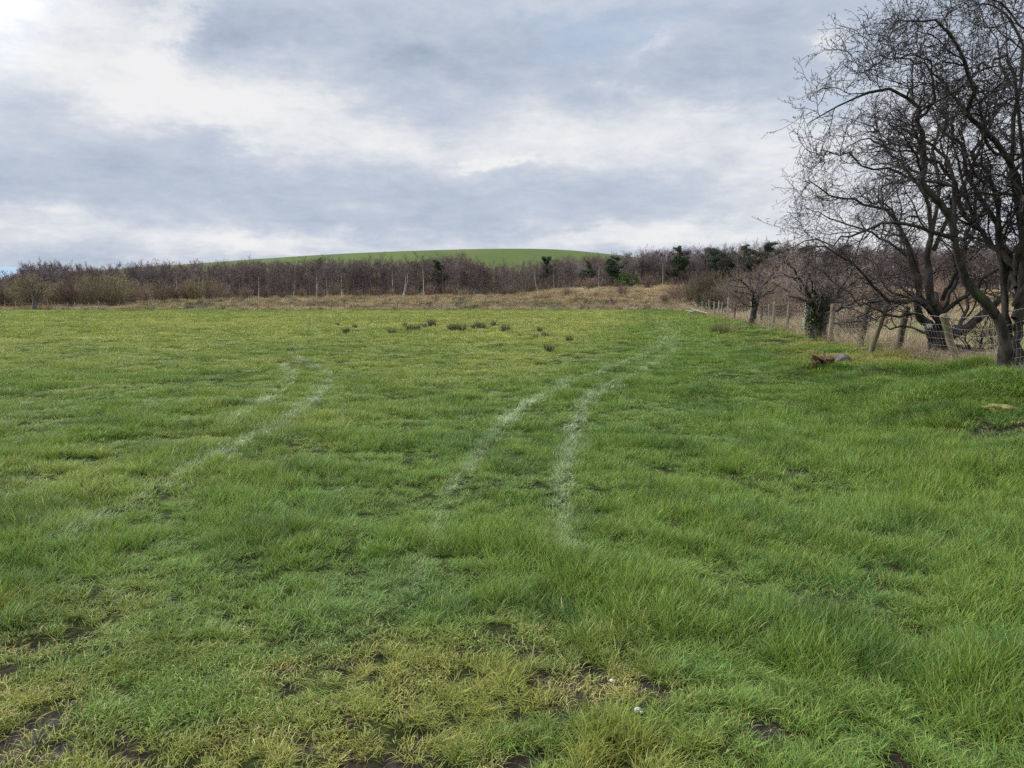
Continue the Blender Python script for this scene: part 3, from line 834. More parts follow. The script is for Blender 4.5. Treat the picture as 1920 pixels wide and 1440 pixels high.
        put(BW[which], px, dfront(px) - rng.uniform(1, 4), top, 8.6, wide=.8, label=lab, cat='birch tree', group='white-stemmed birches')
    # scrub in front of the wood
    def scrub_label(px, ol): return ('olive' if ol else 'brown') + ' bare willow scrub in front of the wood ' + ('at far left' if px < 120 else 'left of the hill' if px < 420 else 'below the hill' if px < 1000 else 'on the tan moor')
    for px in list(np.arange(-30, 420, 13.5)) + list(np.arange(430, 960, 34)) + list(np.arange(960, 1290, 30)):
        p_ = px + rng.uniform(-6, 6); ol = rng.random() < (.35 if px < 420 else .2) or 160 < px < 215
        dd = dfront(p_) - (rng.uniform(2, 12) if px < 420 else rng.uniform(-1, 5))
        hh = rng.uniform(.85, 1.3) if px < 420 else rng.uniform(.55, .95)
        if px < 60: hh *= .9
        put((SO if ol else S)[rng.integers(2)], p_, dd, s=hh, wide=rng.uniform(.9, 1.2), label=scrub_label(px, ol), cat='bush', group='willow scrub before the wood')
    for px, d, hh, lab in [(1290, 118, 1.15, 'purple-brown bare bush at the right end of the tan moor'), (1262, 128, .9, 'small bare sapling bush on the tan moor'), (1165, 150, .8, 'little bare bush alone on the tan moor'), (1062, 150, .7, 'small dark bush on the moor beside the V-shaped birch'), (1105, 175, 1.0, 'bare bush near the back of the tan moor'), (1212, 180, 1.1, 'wide bare bush on the back slope of the tan moor'), (1245, 112, .55, 'stubby bush in front of the moor slope'), (1145, 112, .45, 'stubby bush left on the moor slope'), (1335, 130, 1.1, 'brown bare bush right behind the round thicket'),
                           (1400, 62, 1.15, 'thin brown bush behind the fence past the round thicket'), (1440, 54, 1.0, 'sparse reddish bush behind the fence by the small hawthorn'), (1360, 80, 1.0, 'brown bush behind the round olive thicket'),
                           (1385, 55, .85, 'brown twiggy bush right of the round thicket, just behind the fence'), (1448, 43, .62, 'brown twiggy bush behind the yellowish mossy post'), (1472, 37, .55, 'low brown bush behind the fence left of the ivied tree'), (1585, 27.5, .42, 'low brown twiggy shrub just right of the ivied trunk'), (1640, 70, 1.2, 'brown bare bush in the moor right of the ivied hawthorn'), (1570, 85, 1.2, 'brown bare bush far behind the ivied hawthorn'), (1760, 60, 1.1, 'brown scrub beyond the big hawthorns'), (1485, 60, 1.25, 'brown scrub between the two hedge hawthorns')]:
        put(S[rng.integers(3)], px, d, s=hh, wide=1.25, label=lab, cat='bush')
    # pines and other trees standing out on the skyline
    for px, top, d, which, w, lab in [(1023, 483, 196, 0, 1.0, 'dark flat-topped pine below the right part of the hill'), (1158, 481, 206, 2, 1.3, 'dark bulky pine where the hill meets the wood'),
                                   (1105, 489, 205, 1, .8, 'small dark pine between two larger ones below the hill'), (826, 488, 178, 1, .9, 'small green pine among birches below the hill crest'),
                                   (1267, 461, 212, 2, 1.0, 'tallest dark pine, first right of the hill'), (1335, 467, 214, 0, .95, 'flat-crowned pine second right of the hill'), (1352, 474, 218, 3, 1.0, 'low dark pine hard against the flat-crowned one'),
                                   (1387, 459, 214, 2, 1.1, 'broad pointed pine on the skyline above the thicket'), (1432, 456, 212, 0, 1.0, 'round-topped pine on the skyline left of the hawthorn branches'), (1455, 468, 218, 1, 1.0, 'low pine partly behind the hawthorn branch tips'),
                                   (1500, 464, 214, 0, 1.2, 'dark pine seen through the hawthorn branch tips'), (1570, 462, 210, 1, 1.2, 'dark pine seen through the big hawthorn')]:
        put(PN[which], px, d, top, (11, 11, 10.5, 10)[which] + .3, wide=w, label=lab, cat='pine tree')
    put(HL, 1176, 196, 512, 6.5, wide=1.4, label='olive green bushy evergreen below the bulky pine', cat='evergreen')
    for px, top, d, which, lab in [(90, 487, 124, 0, 'wide bare tree with open crown at the far left skyline'), (112, 490, 122, 1, 'bare tree just right of the widest far-left one'), (150, 493, 128, 2, 'thin bare tree on the left skyline between two gaps'),
                                   (252, 488, 145, 0, 'bare tree standing above the wood, left of the hill slope'), (283, 491, 150, 1, 'lower bare tree between the two tall ones left of the hill'), (318, 487, 152, 2, 'bare tree with round open top just before the hill slope begins'), (355, 494, 152, 0, 'bare tree at the foot of the hill slope'),
                                   (465, 484, 165, 1, 'bare tree with wispy top against the sky at the hill\'s left end'), (437, 489, 165, 2, 'tiny wispy bare tree top at the hill\'s left end'), (616, 477, 176, 1, 'bare tree whose top just breaks the hill outline'), (665, 481, 178, 0, 'bare tree top against the green hill'), (870, 488, 180, 2, 'dense bare tree top against the hill crest'),
                                   (1060, 482, 205, 1, 'round bare tree against the right side of the hill'), (1085, 481, 208, 0, 'bare tree right of the flat-topped pine'), (1180, 470, 215, 0, 'bare tree at the right foot of the hill'), (1200, 467, 216, 1, 'wide bare oak on the skyline left of the tallest pine'), (1228, 466, 216, 2, 'bare oak touching the tallest pine'),
                                   (1292, 468, 218, 1, 'thin bare trees right of the tallest pine'), (1312, 468, 216, 2, 'bare tree between the tallest and flat-crowned pines'), (1365, 466, 218, 0, 'bare tree left of the broad pointed pine'), (1410, 466, 218, 1, 'bare tree between pointed and round-topped pines'), (1480, 470, 214, 2, 'bare tree behind the hawthorn branch tips')]:
        put(OK_[which], px, d, top, 10.2, wide=1.0, label=lab, cat='tree')
    # far-left solitary hawthorn
    h = oak_proto('hawthorn_tree', 120, 5.4, 'olive_twig')
    put(h, 70, 97, 500, 5.2, wide=1.25, label='lone dark hawthorn standing at the far left field edge', cat='tree')
    b = bush_proto('thicket_bush', 130, 4.6, 110, .5, 'thicket_twig', 8, 8, 1.1)
    put(b, 1326, 78, 507, 4.5, wide=1.15, label='large rounded olive-brown thicket at the far end of the fence', cat='bush')
    b2 = dup(b, (fence_x(66) + .8, 66, Hs(fence_x(66) + .8, 66)), 2.1, (.55, .55, .52))
    tag(b2, 'smaller olive thicket beside the fence, in front of the rounded one', 'bush')
wood()

# ================================================================== HAWTHORNS BY THE FENCE
def hawthorn(name, base, limbs, seed, label, twig='haw_twig', dens=(9, 8, 6, 2), extra=6, height=5.5, trunk=None, rmin=.0036, ivy=False, spread=1.0, extra_h=1.1, sz=1.0, outw=None):
    """limbs: list of (control points, start radius, end radius) in world coordinates; extra limbs fill the crown all round"""
    rng = np.random.default_rng(seed)
    base = np.asarray(base, float)
    K = 18
    Ls, Rs = [], []
    for pts, r0, r1 in limbs:
        P, R = resample(pts, K, np.linspace(r0, r1, len(pts)))
        P[1:] += rng.normal(0, .032, (K - 1, 3)) * np.linspace(.3, 1.6, K - 1)[:, None]
        Ls.append(P); Rs.append(R)
    for e in range(extra):
        a = 2 * PI * (e + rng.random()) / extra
        h0 = extra_h * rng.uniform(.6, 1.5); reach = spread * rng.uniform(1.3, 2.4); hh = height * rng.uniform(.6, 1.0)
        p0 = base + np.array([0, 0, h0]); dr = np.array([math.cos(a), math.sin(a), 0])
        pts = [p0, p0 + dr * reach * .35 + np.array([0, 0, (hh - h0) * .35]), p0 + dr * reach * .6 + np.array([0, 0, (hh - h0) * .72]) + rng.normal(0, .15, 3), p0 + dr * reach + np.array([0, 0, (hh - h0) * .9]) + rng.normal(0, .2, 3)]
        P, R = resample(pts, K, np.array([.05, .036, .024, .010]) * sz)
        P[1:] += rng.normal(0, .03, (K - 1, 3)); Ls.append(P); Rs.append(R)
    P0 = np.array(Ls); R0 = np.array(Rs)
    tr = Tubes()
    if trunk is not None:
        for pts, rr in trunk:
            P, R = resample(pts, 14, rr); P[1:] += rng.normal(0, .02, (13, 3)); tr.add(P, R, 12, lump=.07, rng=rng)
    tr.add(P0, R0, 7, lump=.04, rng=rng)
    z = base[2]
    P1, R1 = grow(P0, R0, dens[0], (.16, .98), (.75 * sz, 1.6 * sz), (52, 16), 10, .22, .035, .55, rng, rmin * 1.7, bend=1.1, outw=outw, taper=.8)
    ln_ = np.linalg.norm(np.diff(P0, axis=1), axis=2).sum(1); kp = rng.random(len(P1)) < np.repeat(np.minimum(1, ln_ / (3.4 * sz)), dens[0]); P1, R1 = P1[kp], R1[kp]
    P2, R2 = grow(P1, R1, dens[1], (.12, 1), (.3 * sz, .8 * sz), (52, 16), 8, .26, .02, .6, rng, rmin * 1.15, bend=.8)
    P3, R3 = grow(P2, R2, dens[2], (.1, 1), (.07 * sz, .28 * sz), (58, 16), 5, .24, .03, .7, rng, rmin * .8)
    P4, R4 = grow(P3, R3, dens[3], (.25, 1), (.02, .05), (60, 15), 2, .1, .0, .9, rng, rmin * .8, tip=1.0)
    keep = lambda P, R: (P[P[:, :, 2].min(1) > z + .05], R[P[:, :, 2].min(1) > z + .05])
    tr.add(*keep(P1, R1), 5)
    cr = Tubes()
    cr.add(*keep(P2, R2), 4); cr.add(*keep(P3, R3), 3); cr.add(*keep(P4, R4), 3)
    root = empty(name, (0, 0, 0)); root.location = base
    def sub(me, nm):
        o = link(nm, me, root); o.location = (-base[0], -base[1], -base[2]); return o
    sub(tr.mesh('trunk', [M['haw_bark']]), 'trunk'); sub(cr.mesh('crown', [M[twig]]), 'crown')
    if ivy:
        cs = [base + np.array([rng.normal(0, .16), rng.normal(0, .16), rng.uniform(.15, 1.7)]) for _ in range(34)]
        v, q = clumps(cs, [.22] * len(cs), 1500, .035, rng, 1.0)
        sub(mk_mesh('ivy', v, q, mats=[M['ivy']]), 'ivy')
    tag(root, label, 'tree')
    return root

def big_trees():
    # nearer hawthorn, base just inside the right-hand edge
    D = 13.6
    sc_ = [.872]
    def T(pts, d0, d1, off=0):
        n = len(pts); d0 = d0 * sc_[0]; d1 = d1 * sc_[0]
        return [V(px, py, d0 + (d1 - d0) * (k / (n - 1))) for k, (px, py) in enumerate(pts)]
    b2 = V(1893, 716, 13.2 * .872); b2[2] = Hs(b2[0], b2[1]) - .05
    def tb(px, py, d): p = V(px, py, d * .872); return p
    heavy = T([(1885, 640), (1872, 600), (1850, 572), (1825, 545), (1808, 515), (1800, 480), (1790, 440)], 13.2, 13.0)
    l_T = T([(1790, 440), (1780, 400), (1737, 357), (1727, 330), (1738, 300), (1725, 250), (1716, 220), (1716, 188), (1695, 184), (1640, 164), (1600, 172), (1560, 200), (1517, 226)], 13.0, 12.2)
    l_T2 = T([(1718, 225), (1742, 205), (1752, 180), (1748, 145), (1738, 120), (1700, 108), (1660, 112), (1612, 114)], 12.5, 12.2)
    l_V = T([(1790, 440), (1786, 390), (1785, 340), (1765, 290), (1738, 262), (1700, 240), (1660, 240), (1610, 255)], 13.0, 13.9)
    l_U = T([(1912, 600), (1916, 480), (1914, 400), (1908, 335), (1880, 290), (1850, 252), (1812, 216), (1820, 160), (1818, 130), (1800, 95), (1770, 62), (1735, 42), (1690, 42), (1658, 58)], 13.2, 11.6)
    l_U2 = T([(1812, 216), (1790, 182), (1765, 150), (1722, 120), (1690, 112), (1650, 108), (1606, 116)], 12.4, 13.2)
    l_W = T([(1885, 600), (1878, 500), (1872, 430), (1870, 370), (1850, 325), (1826, 300), (1845, 250), (1860, 200), (1880, 140), (1860, 60), (1830, -10)], 13.3, 14.4)
    l_X = T([(1795, 450), (1760, 438), (1715, 428), (1680, 420), (1640, 420), (1600, 438), (1560, 446), (1510, 450), (1475, 470)], 13.0, 13.8)
    l_Y = T([(1790, 350), (1740, 340), (1690, 325), (1640, 313), (1600, 296), (1560, 280), (1535, 278)], 13.0, 12.0)
    l_Z = T([(1930, 560), (1960, 400), (1975, 250), (1950, 120), (1900, 40), (1850, -30)], 13.4, 12.4)
    l_R = T([(1925, 500), (1900, 330), (1905, 200), (1915, 100), (1880, 20), (1840, 5), (1770, 30)], 13.6, 14.0)
    l_Q = T([(1930, 480), (1900, 130), (1850, 128), (1800, 150), (1745, 160)], 13.0, 12.7)
    l_Lo = T([(1880, 650), (1850, 655), (1815, 662), (1790, 660), (1760, 645), (1710, 628), (1660, 615)], 13.2, 14.8)
    l_S = T([(1912, 560), (1880, 480), (1845, 440), (1820, 400), (1800, 330), (1790, 270), (1800, 220), (1790, 160)], 13.4, 14.6)
    l_S2 = T([(1905, 600), (1935, 470), (2010, 380), (2100, 330), (2200, 330)], 13.4, 12.6)
    l_S3 = T([(1905, 600), (1985, 540), (2080, 500), (2180, 520)], 13.4, 14.2)
    stems = [([b2, tb(1883, 680, 13.2), tb(1882, 640, 13.2), tb(1872, 600, 13.2), tb(1850, 572, 13.15), tb(1825, 545, 13.1), tb(1808, 515, 13.1), tb(1800, 480, 13.0), tb(1790, 440, 13.0)], np.array([.125, .095, .082, .072, .072, .070, .058, .047, .040])),
             ([b2 + np.array([.19, .1, 0]), tb(1912, 660, 13.3), tb(1915, 600, 13.3), tb(1917, 520, 13.2), tb(1915, 420, 13.1)], np.array([.085, .066, .056, .048, .04])),
             ([b2 + np.array([.1, .2, 0]), tb(1896, 650, 13.5), tb(1888, 600, 13.4), tb(1880, 520, 13.4), tb(1872, 430, 13.3)], np.array([.07, .055, .048, .04, .034]))]
    limbs = [(l_T, .055, .006), (l_T2, .022, .005), (l_V, .036, .006), (l_U, .056, .006), (l_U2, .02, .005), (l_W, .042, .005), (l_X, .032, .006), (l_Y, .022, .005),
             (l_Z, .045, .006), (l_R, .038, .006), (l_Q, .026, .006), (l_S, .036, .006), (l_S2, .045, .01), (l_S3, .04, .01)]
    hawthorn('hawthorn_tree', b2, limbs, 501, 'tall bare hawthorn leaning left over the fence, at the right edge', dens=(12, 9, 5, 3), extra=5, height=5.6, trunk=stems, spread=.95, extra_h=1.2)
    # the one behind it
    sc_[0] = 1.0
    b1 = V(1760, 672, 17.3); b1[2] = Hs(b1[0], b1[1]) - .08
    st = [([b1, V(1760, 655, 17.3), V(1758, 635, 17.3), V(1756, 618, 17.3)], np.array([.25, .21, .19, .17])),
          ([V(1757, 632, 17.3), V(1743, 612, 17.2), V(1725, 590, 17.2), V(1722, 572, 17.1), V(1727, 545, 17.1), V(1722, 510, 17.1)], np.array([.16, .11, .085, .075, .065, .05])),
          ([V(1760, 632, 17.3), V(1768, 605, 17.3), V(1755, 578, 17.3), V(1745, 550, 17.3), V(1740, 500, 17.3), V(1745, 450, 17.4)], np.array([.17, .14, .11, .09, .075, .06])),
          ([V(1765, 640, 17.3), V(1795, 622, 17.2), V(1830, 598, 17.1), V(1862, 575, 17.0), V(1890, 540, 17.0)], np.array([.15, .11, .09, .07, .05]))]
    lim = [(T([(1745, 585), (1735, 570), (1715, 562), (1690, 567), (1660, 556), (1625, 525), (1580, 478), (1530, 462), (1487, 470)], 17.2, 15.8), .065, .007),
           (T([(1725, 585), (1700, 590), (1665, 592), (1630, 570), (1600, 562), (1560, 520), (1520, 500)], 17.2, 16.5), .03, .006),
           (T([(1722, 510), (1700, 450), (1670, 400), (1610, 376), (1560, 372), (1520, 340), (1490, 380)], 17.1, 16.4), .045, .006),
           (T([(1722, 510), (1690, 470), (1640, 440), (1590, 420), (1540, 400), (1505, 392)], 17.1, 18.0), .035, .006),
           (T([(1745, 450), (1740, 380), (1700, 320), (1660, 280), (1620, 262), (1580, 300)], 17.4, 17.0), .05, .006),
           (T([(1745, 450), (1760, 360), (1750, 280), (1770, 220), (1740, 190), (1700, 160)], 17.4, 18.2), .05, .006),
           (T([(1750, 470), (1790, 380), (1830, 300), (1850, 220), (1900, 180)], 17.4, 16.8), .05, .006),
           (T([(1890, 540), (1920, 470), (1950, 400), (2000, 330)], 17.0, 16.5), .045, .008),
           (T([(1775, 640), (1800, 612), (1815, 560), (1810, 480), (1830, 400), (1800, 330)], 17.5, 18.6), .055, .008),
           (T([(1790, 650), (1825, 658), (1850, 655), (1875, 645), (1930, 600)], 17.2, 16.0), .06, .02),
           (T([(1740, 625), (1700, 612), (1665, 615), (1640, 600), (1600, 585)], 17.2, 18.4), .03, .006)]
    hawthorn('hawthorn_tree', b1, lim, 502, 'bare many-stemmed hawthorn behind the leaning posts, middle of the fence trees', dens=(12, 9, 5, 2), extra=5, height=4.8, trunk=st, spread=1.2)
    # ivied hawthorn further along
    b3 = V(1528, 652, 25.2); b3[2] = Hs(b3[0], b3[1]) - .1
    st = [([b3, V(1534, 625, 25.2), V(1538, 600, 25.2), V(1540, 585, 25.2), V(1545, 575, 25.2)], np.array([.26, .22, .22, .24, .18]))]
    lim = [(T([(1545, 590), (1565, 560), (1590, 535), (1612, 520), (1640, 530), (1665, 520)], 25.2, 24.4), .08, .01),
           (T([(1540, 590), (1560, 545), (1575, 515), (1600, 485), (1625, 470)], 25.2, 26), .07, .01),
           (T([(1540, 590), (1535, 545), (1525, 510), (1530, 480), (1540, 465)], 25.2, 25), .06, .01),
           (T([(1538, 590), (1515, 550), (1495, 515), (1475, 490), (1462, 480)], 25.2, 24.4), .06, .01),
           (T([(1538, 590), (1510, 565), (1480, 550), (1455, 535), (1440, 515)], 25.2, 26.2), .05, .008),
           (T([(1545, 595), (1590, 572), (1620, 560), (1650, 570), (1668, 580)], 25.2, 25.8), .05, .008),
           (T([(1545, 600), (1575, 607), (1610, 603), (1640, 598)], 25.2, 23.8), .05, .01)]
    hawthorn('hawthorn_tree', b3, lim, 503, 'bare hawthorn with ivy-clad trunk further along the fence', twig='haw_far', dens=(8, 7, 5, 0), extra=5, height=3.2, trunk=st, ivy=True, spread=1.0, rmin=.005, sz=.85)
    b4 = V(1410, 610, 39); b4[2] = Hs(b4[0], b4[1]) - .1
    st = [([b4, V(1411, 598, 39), V(1415, 580, 39), V(1420, 562, 39), V(1424, 545, 39)], np.array([.17, .14, .12, .10, .08])),
          ([V(1411, 598, 39), V(1417, 575, 39), V(1412, 560, 39), V(1410, 545, 39)], np.array([.1, .09, .07, .06]))]
    lim = [(T([(1424, 548), (1435, 530), (1455, 518), (1480, 515)], 39, 38), .07, .012), (T([(1424, 548), (1420, 525), (1430, 505), (1445, 495)], 39, 40), .06, .012),
           (T([(1410, 548), (1395, 530), (1380, 525), (1362, 530)], 39, 38), .06, .012), (T([(1412, 550), (1405, 525), (1400, 505), (1385, 498)], 39, 40), .06, .012),
           (T([(1420, 560), (1440, 550), (1465, 548), (1490, 552)], 39, 40.5), .05, .01), (T([(1412, 552), (1390, 548), (1370, 545)], 39, 39.5), .05, .01)]
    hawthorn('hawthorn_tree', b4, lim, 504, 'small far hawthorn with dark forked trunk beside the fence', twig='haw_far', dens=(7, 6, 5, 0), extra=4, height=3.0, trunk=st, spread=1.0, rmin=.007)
    b5 = np.array([fence_x(31) + 1.2, 31.0, 0]); b5[2] = Hs(b5[0], b5[1]) - .1
    st = [([b5, b5 + np.array([.05, 0, .5]), b5 + np.array([-.05, 0, 1.0]), b5 + np.array([.1, 0, 1.5])], np.array([.13, .10, .09, .07]))]
    hawthorn('hawthorn_tree', b5, [([b5 + np.array([0, 0, 1.0]), b5 + np.array([.5, 0, 1.6]), b5 + np.array([1.2, 0, 2.3])], .05, .01)], 505,
             'low scrubby hawthorn between the ivied one and the small far one', twig='haw_far', dens=(7, 6, 5, 0), extra=6, height=2.7, trunk=st, spread=.9, rmin=.006, sz=.8)
    b6 = np.array([16.5, 24.0, 0]); b6[2] = Hs(b6[0], b6[1]) - .1
    st = [([b6, b6 + np.array([.05, 0, .7]), b6 + np.array([-.1, 0, 1.3]), b6 + np.array([.1, 0, 2])], np.array([.2, .15, .13, .1]))]
    hawthorn('hawthorn_tree', b6, [([b6 + np.array([0, 0, 1.0]), b6 + np.array([-.8, 0, 2.2]), b6 + np.array([-1.5, 0, 3.6])], .07, .01)], 506,
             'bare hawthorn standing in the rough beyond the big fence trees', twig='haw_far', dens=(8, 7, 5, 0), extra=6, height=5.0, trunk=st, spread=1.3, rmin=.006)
    # sucker shoots at the foot of the near hawthorn
    s = bush_proto('bramble_bush', 510, 1.3, 22, .7, 'olive_twig', 3, 3, .35)
    g = (9.6, 15.2); s.location = (g[0], g[1], Hs(*g)); tag(s, 'tangle of thin twigs at the foot of the near hawthorns', 'bush')
big_trees()

# ================================================================== FENCES
def post_mesh(p0, p1, r, sides, rng, flat=False):
    """a post from p0 (in the ground) to p1, its top sawn slightly aslant, edges worn round"""
    p0 = np.asarray(p0, float); p1 = np.asarray(p1, float)
    K = 9; t = np.concatenate([[0], np.linspace(.15, .96, K - 3), [.99, 1.0]])
    P = p0 + (p1 - p0) * t[:, None]; P[1:-2] += rng.normal(0, .004, (len(P) - 3, 3))
    R = r * np.interp(t, [0, .5, .96, .99, 1.0], [1.05, 1, .97, .94, .80])
    if flat: th_sides = 4
    tb = Tubes().add(P, R, 4 if flat else sides, lump=.025, rng=rng)
    v = np.concatenate(tb.v); q = np.concatenate(tb.q)
    n = 4 if flat else sides
    ring = np.arange(len(v) - n, len(v))
    top = v[ring].mean(0) + np.array([0, 0, .004]); v = np.vstack([v, top])
    tr = np.stack([ring, np.roll(ring, -1), np.full(n, len(v) - 1)], 1)
    return v, q, tr

def right_fence():
    rng = np.random.default_rng(9)
    root = empty('wire_fence', (9, 18, Hs(9, 18)))
    tag(root, 'old stock fence of leaning wooden posts running along the right side', 'fence')
    off = np.array(root.location)
    # (base px, top px, height m, distance, radius, material, note)
    posts = [(1800, 1763, 1.12, 14.8, .07, 'post_old', 'post leaning left in front of the hawthorn trunk', 0), (1682, 1697, 1.2, 18.1, .078, 'post_dark', 'dark wet post with mossy top', 0),
             (1632, 1660, 1.2, 17.6, .07, 'post_old', 'split pale post leaning right', 1), (1614, 1623, 1.16, 20.4, .075, 'post_dark', 'dark post beside the split leaning one', 0),
             (1556, 1560, 1.22, 24.2, .08, 'post_old', 'upright mossy post', 0), (1508, 1511, 1.2, 28.0, .075, 'post_grey', 'grey-green post beside the ivied tree', 0),
             (1475, 1478, 1.2, 31.2, .06, 'post_old', None, 0), (1449, 1450, 1.25, 34.5, .07, 'post_old', 'yellowish mossy post', 0), (1441, 1439, 1.15, 34.0, .03, 'post_pale', 'thin white stake', 0),
             (1426, 1425, 1.15, 38, .055, 'post_dark', None, 0), (1415, 1416, 1.1, 40, .06, 'post_grey', None, 0), (1404, 1408, 1.2, 42, .045, 'post_pale', 'pale leaning stake', 0),
             (1375, 1376, 1.1, 48.5, .06, 'post_dark', None, 0), (1364, 1364, 1.5, 51.5, .06, 'post_pale', 'tall pale post', 0), (1352, 1352, 1.1, 55, .06, 'post_grey', None, 0),
             (1345, 1346, 1.15, 58, .06, 'post_grey', None, 0), (1338, 1337, 1.15, 61.5, .06, 'post_pale', None, 0), (1330, 1327, 1.25, 65, .065, 'post_pale', None, 0),
             (1323, 1323, 1.1, 69, .06, 'post_grey', None, 0), (1315, 1315, 1.1, 74, .06, 'post_grey', None, 0), (1306, 1306, 1.1, 81, .06, 'post_dark', None, 0)]
    tops = []
    for bpx, tpx, h, d, r, mt, lab, flat in posts:
        x = (bpx - 960) / FPX * d; z = Hs(x, d)
        x1 = (tpx - 960) / FPX * d
        p0 = np.array([x - (x1 - x) * .3, d, z - .3]); p1 = np.array([x1, d + rng.normal(0, .05), z + math.sqrt(max(.3, h * h - (x1 - x) ** 2))])
        v, q, tr = post_mesh(p0 - off, p1 - off, r, 10, rng, flat)
        o = link('post', mk_mesh('post', v, q, tr, [M[mt]], smooth=not flat), root)
        if lab: o['label'] = lab
        tops.append((p0, p1, d, h))
    extra = [np.array([fence_x(d) + .02, d]) for d in (10.5, 8.2)]
    line = []
    for p0, p1, d, h in tops:
        if h > 1.0 and d not in (17.6, 34.0): line.append((p0, p1, d))
    line.sort(key=lambda q: q[2])
    for e in extra:
        z = Hs(e[0], e[1]); line.insert(0, (np.array([e[0], e[1], z - .3]), np.array([e[0] + .05, e[1], z + 1.05]), e[1]))
        v, q, tr = post_mesh(line[0][0] - off, line[0][1] - off, .06, 10, rng); link('post', mk_mesh('post', v, q, tr, [M['post_old']]), root)
    line.sort(key=lambda q: q[2])
    net = Tubes(); top = Tubes()
    for (a0, a1, da), (b0, b1, db) in zip(line[:-1], line[1:]):
        near = da < 36
        L_ = np.linalg.norm(b0 - a0); K = 9; t = np.linspace(0, 1, K)
        def wire(fr, sag, out):
            A = a0 + (a1 - a0) * fr; B = b0 + (b1 - b0) * fr
            P = A + (B - A) * t[:, None]; P[:, 2] -= sag * 4 * t * (1 - t); P[:, 0] -= out * 4 * t * (1 - t) + .07
            gz = H(P[:, 0], P[:, 1]); P[:, 2] = np.maximum(P[:, 2], gz + .03)
            return P
        sg = rng.uniform(.03, .12)
        rr = .0024 if near else .004
        rows = []
        fr_l = np.linspace(.26, .86, 7 if near else 4)
        for fr in fr_l:
            P = wire(fr, sg * (.6 + fr), .05 * rng.random()); rows.append(P)
            net.add(P - off, np.full(K, rr), 3)
        if near:
            nv = int(L_ / .16); tt = (np.arange(nv) + .5) / nv
            cols = []
            for u in tt:
                f = u * (K - 1); i = min(int(f), K - 2); w = f - i
                cols.append(np.array([r[i] * (1 - w) + r[i + 1] * w for r in rows]) + rng.normal(0, .006, (len(rows), 3)))
            net.add(np.array(cols) - off, np.full((nv, len(rows)), 0.0019), 3)
        for fr in (.97,):
            P = wire(fr, sg * .8, .0); top.add(P - off, np.full(K, .0035 if near else .006), 3)
            if near:                                         # barbs
                nb = int(L_ / .12)
                for u in (np.arange(nb) + .5) / nb:
                    f = u * (K - 1); i = min(int(f), K - 2); c = P[i] + (P[i + 1] - P[i]) * (f - i) - off
                    dv = rng.normal(0, 1, 3); dv /= np.linalg.norm(dv); top.add(np.array([c - dv * .016, c + dv * .016]), np.array([.0018, .0018]), 3)
    link('wire_netting', net.mesh('wire_netting', [M['wire']]), root)
    link('barbed_wire', top.mesh('barbed_wire', [M['wire']]), root)
    # wool snagged on the wire
    g = V(1740, 611, 16.6)
    v, q = clumps([g + rng.normal(0, .02, 3) for _ in range(5)], [.06] * 5, 9000, .012, rng, 1.0)
    o = link('wool_tuft', mk_mesh('wool_tuft', v, q, mats=[M['wool']])); tag(o, 'pale tuft of wool snagged on the fence wire by the hawthorn trunk', 'wool')
right_fence()

def far_fence():
    rng = np.random.default_rng(19)
    root = empty('field_fence', (-10, 93, Hs(-10, 93)))
    tag(root, 'low broken post and wire fence along the far edge of the field', 'fence')
    off = np.array(root.location)
    P_ = [(14, 1.0, 0, 0), (34, 1.05, 0, 0), (101, 1.0, 0, 1), (107, .95, 0, 1), (131, .9, .02, 1), (144, 1.0, 0, 1), (171, .9, 0, 1), (189, 1.1, 0, 1), (97, 1.4, -.2, 0), (108, .9, .6, 0),
          (265, 1.0, 0, 0), (283, 1.3, 0, 0), (286, 1.2, .03, 0), (278, 1.2, .8, 0), (330, .9, .6, 0), (350, 1.1, 0, 0), (368, .7, .1, 0), (377, .7, 0, 1), (385, 1.4, 0, 0), (426, 1.1, 0, 0), (466, 1.4, 0, 0),
          (505, 1.0, 0, 0), (545, 1.5, 0, 0), (584, 1.3, 0, 0), (622, 1.0, 0, 0), (664, 1.0, .05, 0), (705, 1.0, 0, 0), (746, 1.0, 0, 0), (786, 1.0, 0, 0), (828, 1.0, 0, 2), (870, 1.0, 0, 0), (912, 1.1, 0, 0), (957, 1.2, 0, 0),
          (998, 1.1, 0, 0), (1042, 1.0, 0, 0), (1081, 1.0, 0, 0), (1110, .9, .1, 0), (1143, 1.1, 0, 0), (1190, 1.2, 0, 0), (1236, .9, .1, 0), (1270, 1.0, 0, 0)]
    tl = []
    for px, h, lean, k in P_:
        d = np.interp(px, [0, 200, 400, 1300], [99, 97, 93.5, 92.8]) + rng.normal(0, .12)
        x = (px - 960) / FPX * d; z = Hs(x, d)
        p0 = np.array([x, d, z - .2]); p1 = np.array([x + lean * h, d, z + h * math.sqrt(1 - min(.8, lean) ** 2)])
        v, q, tr = post_mesh(p0 - off, p1 - off, .12 if k == 2 else .06 if abs(lean) < .3 else .05, 6, rng)
        o = link('post', mk_mesh('post', v, q, tr, [M['post_pale' if k else 'post_far']]), root)
        if k == 2: o['label'] = 'stout whitish post'
        if abs(lean) < .15: tl.append((x, d, z, h))
    tl.sort()
    w = Tubes()
    for (xa, da, za, ha), (xb, db, zb, hb) in zip(tl[:-1], tl[1:]):
        for fr in (.35, .85):
            A = np.array([xa, da - .06, za + ha * fr * .9]); B = np.array([xb, db - .06, zb + hb * fr * .9])
            t = np.linspace(0, 1, 5)[:, None]; P = A + (B - A) * t; P[:, 2] -= .05 * np.sin(t[:, 0] * PI)
            w.add(P - off, np.full(5, .006), 3)
    link('wire', w.mesh('wire', [M['wire']]), root)
far_fence()

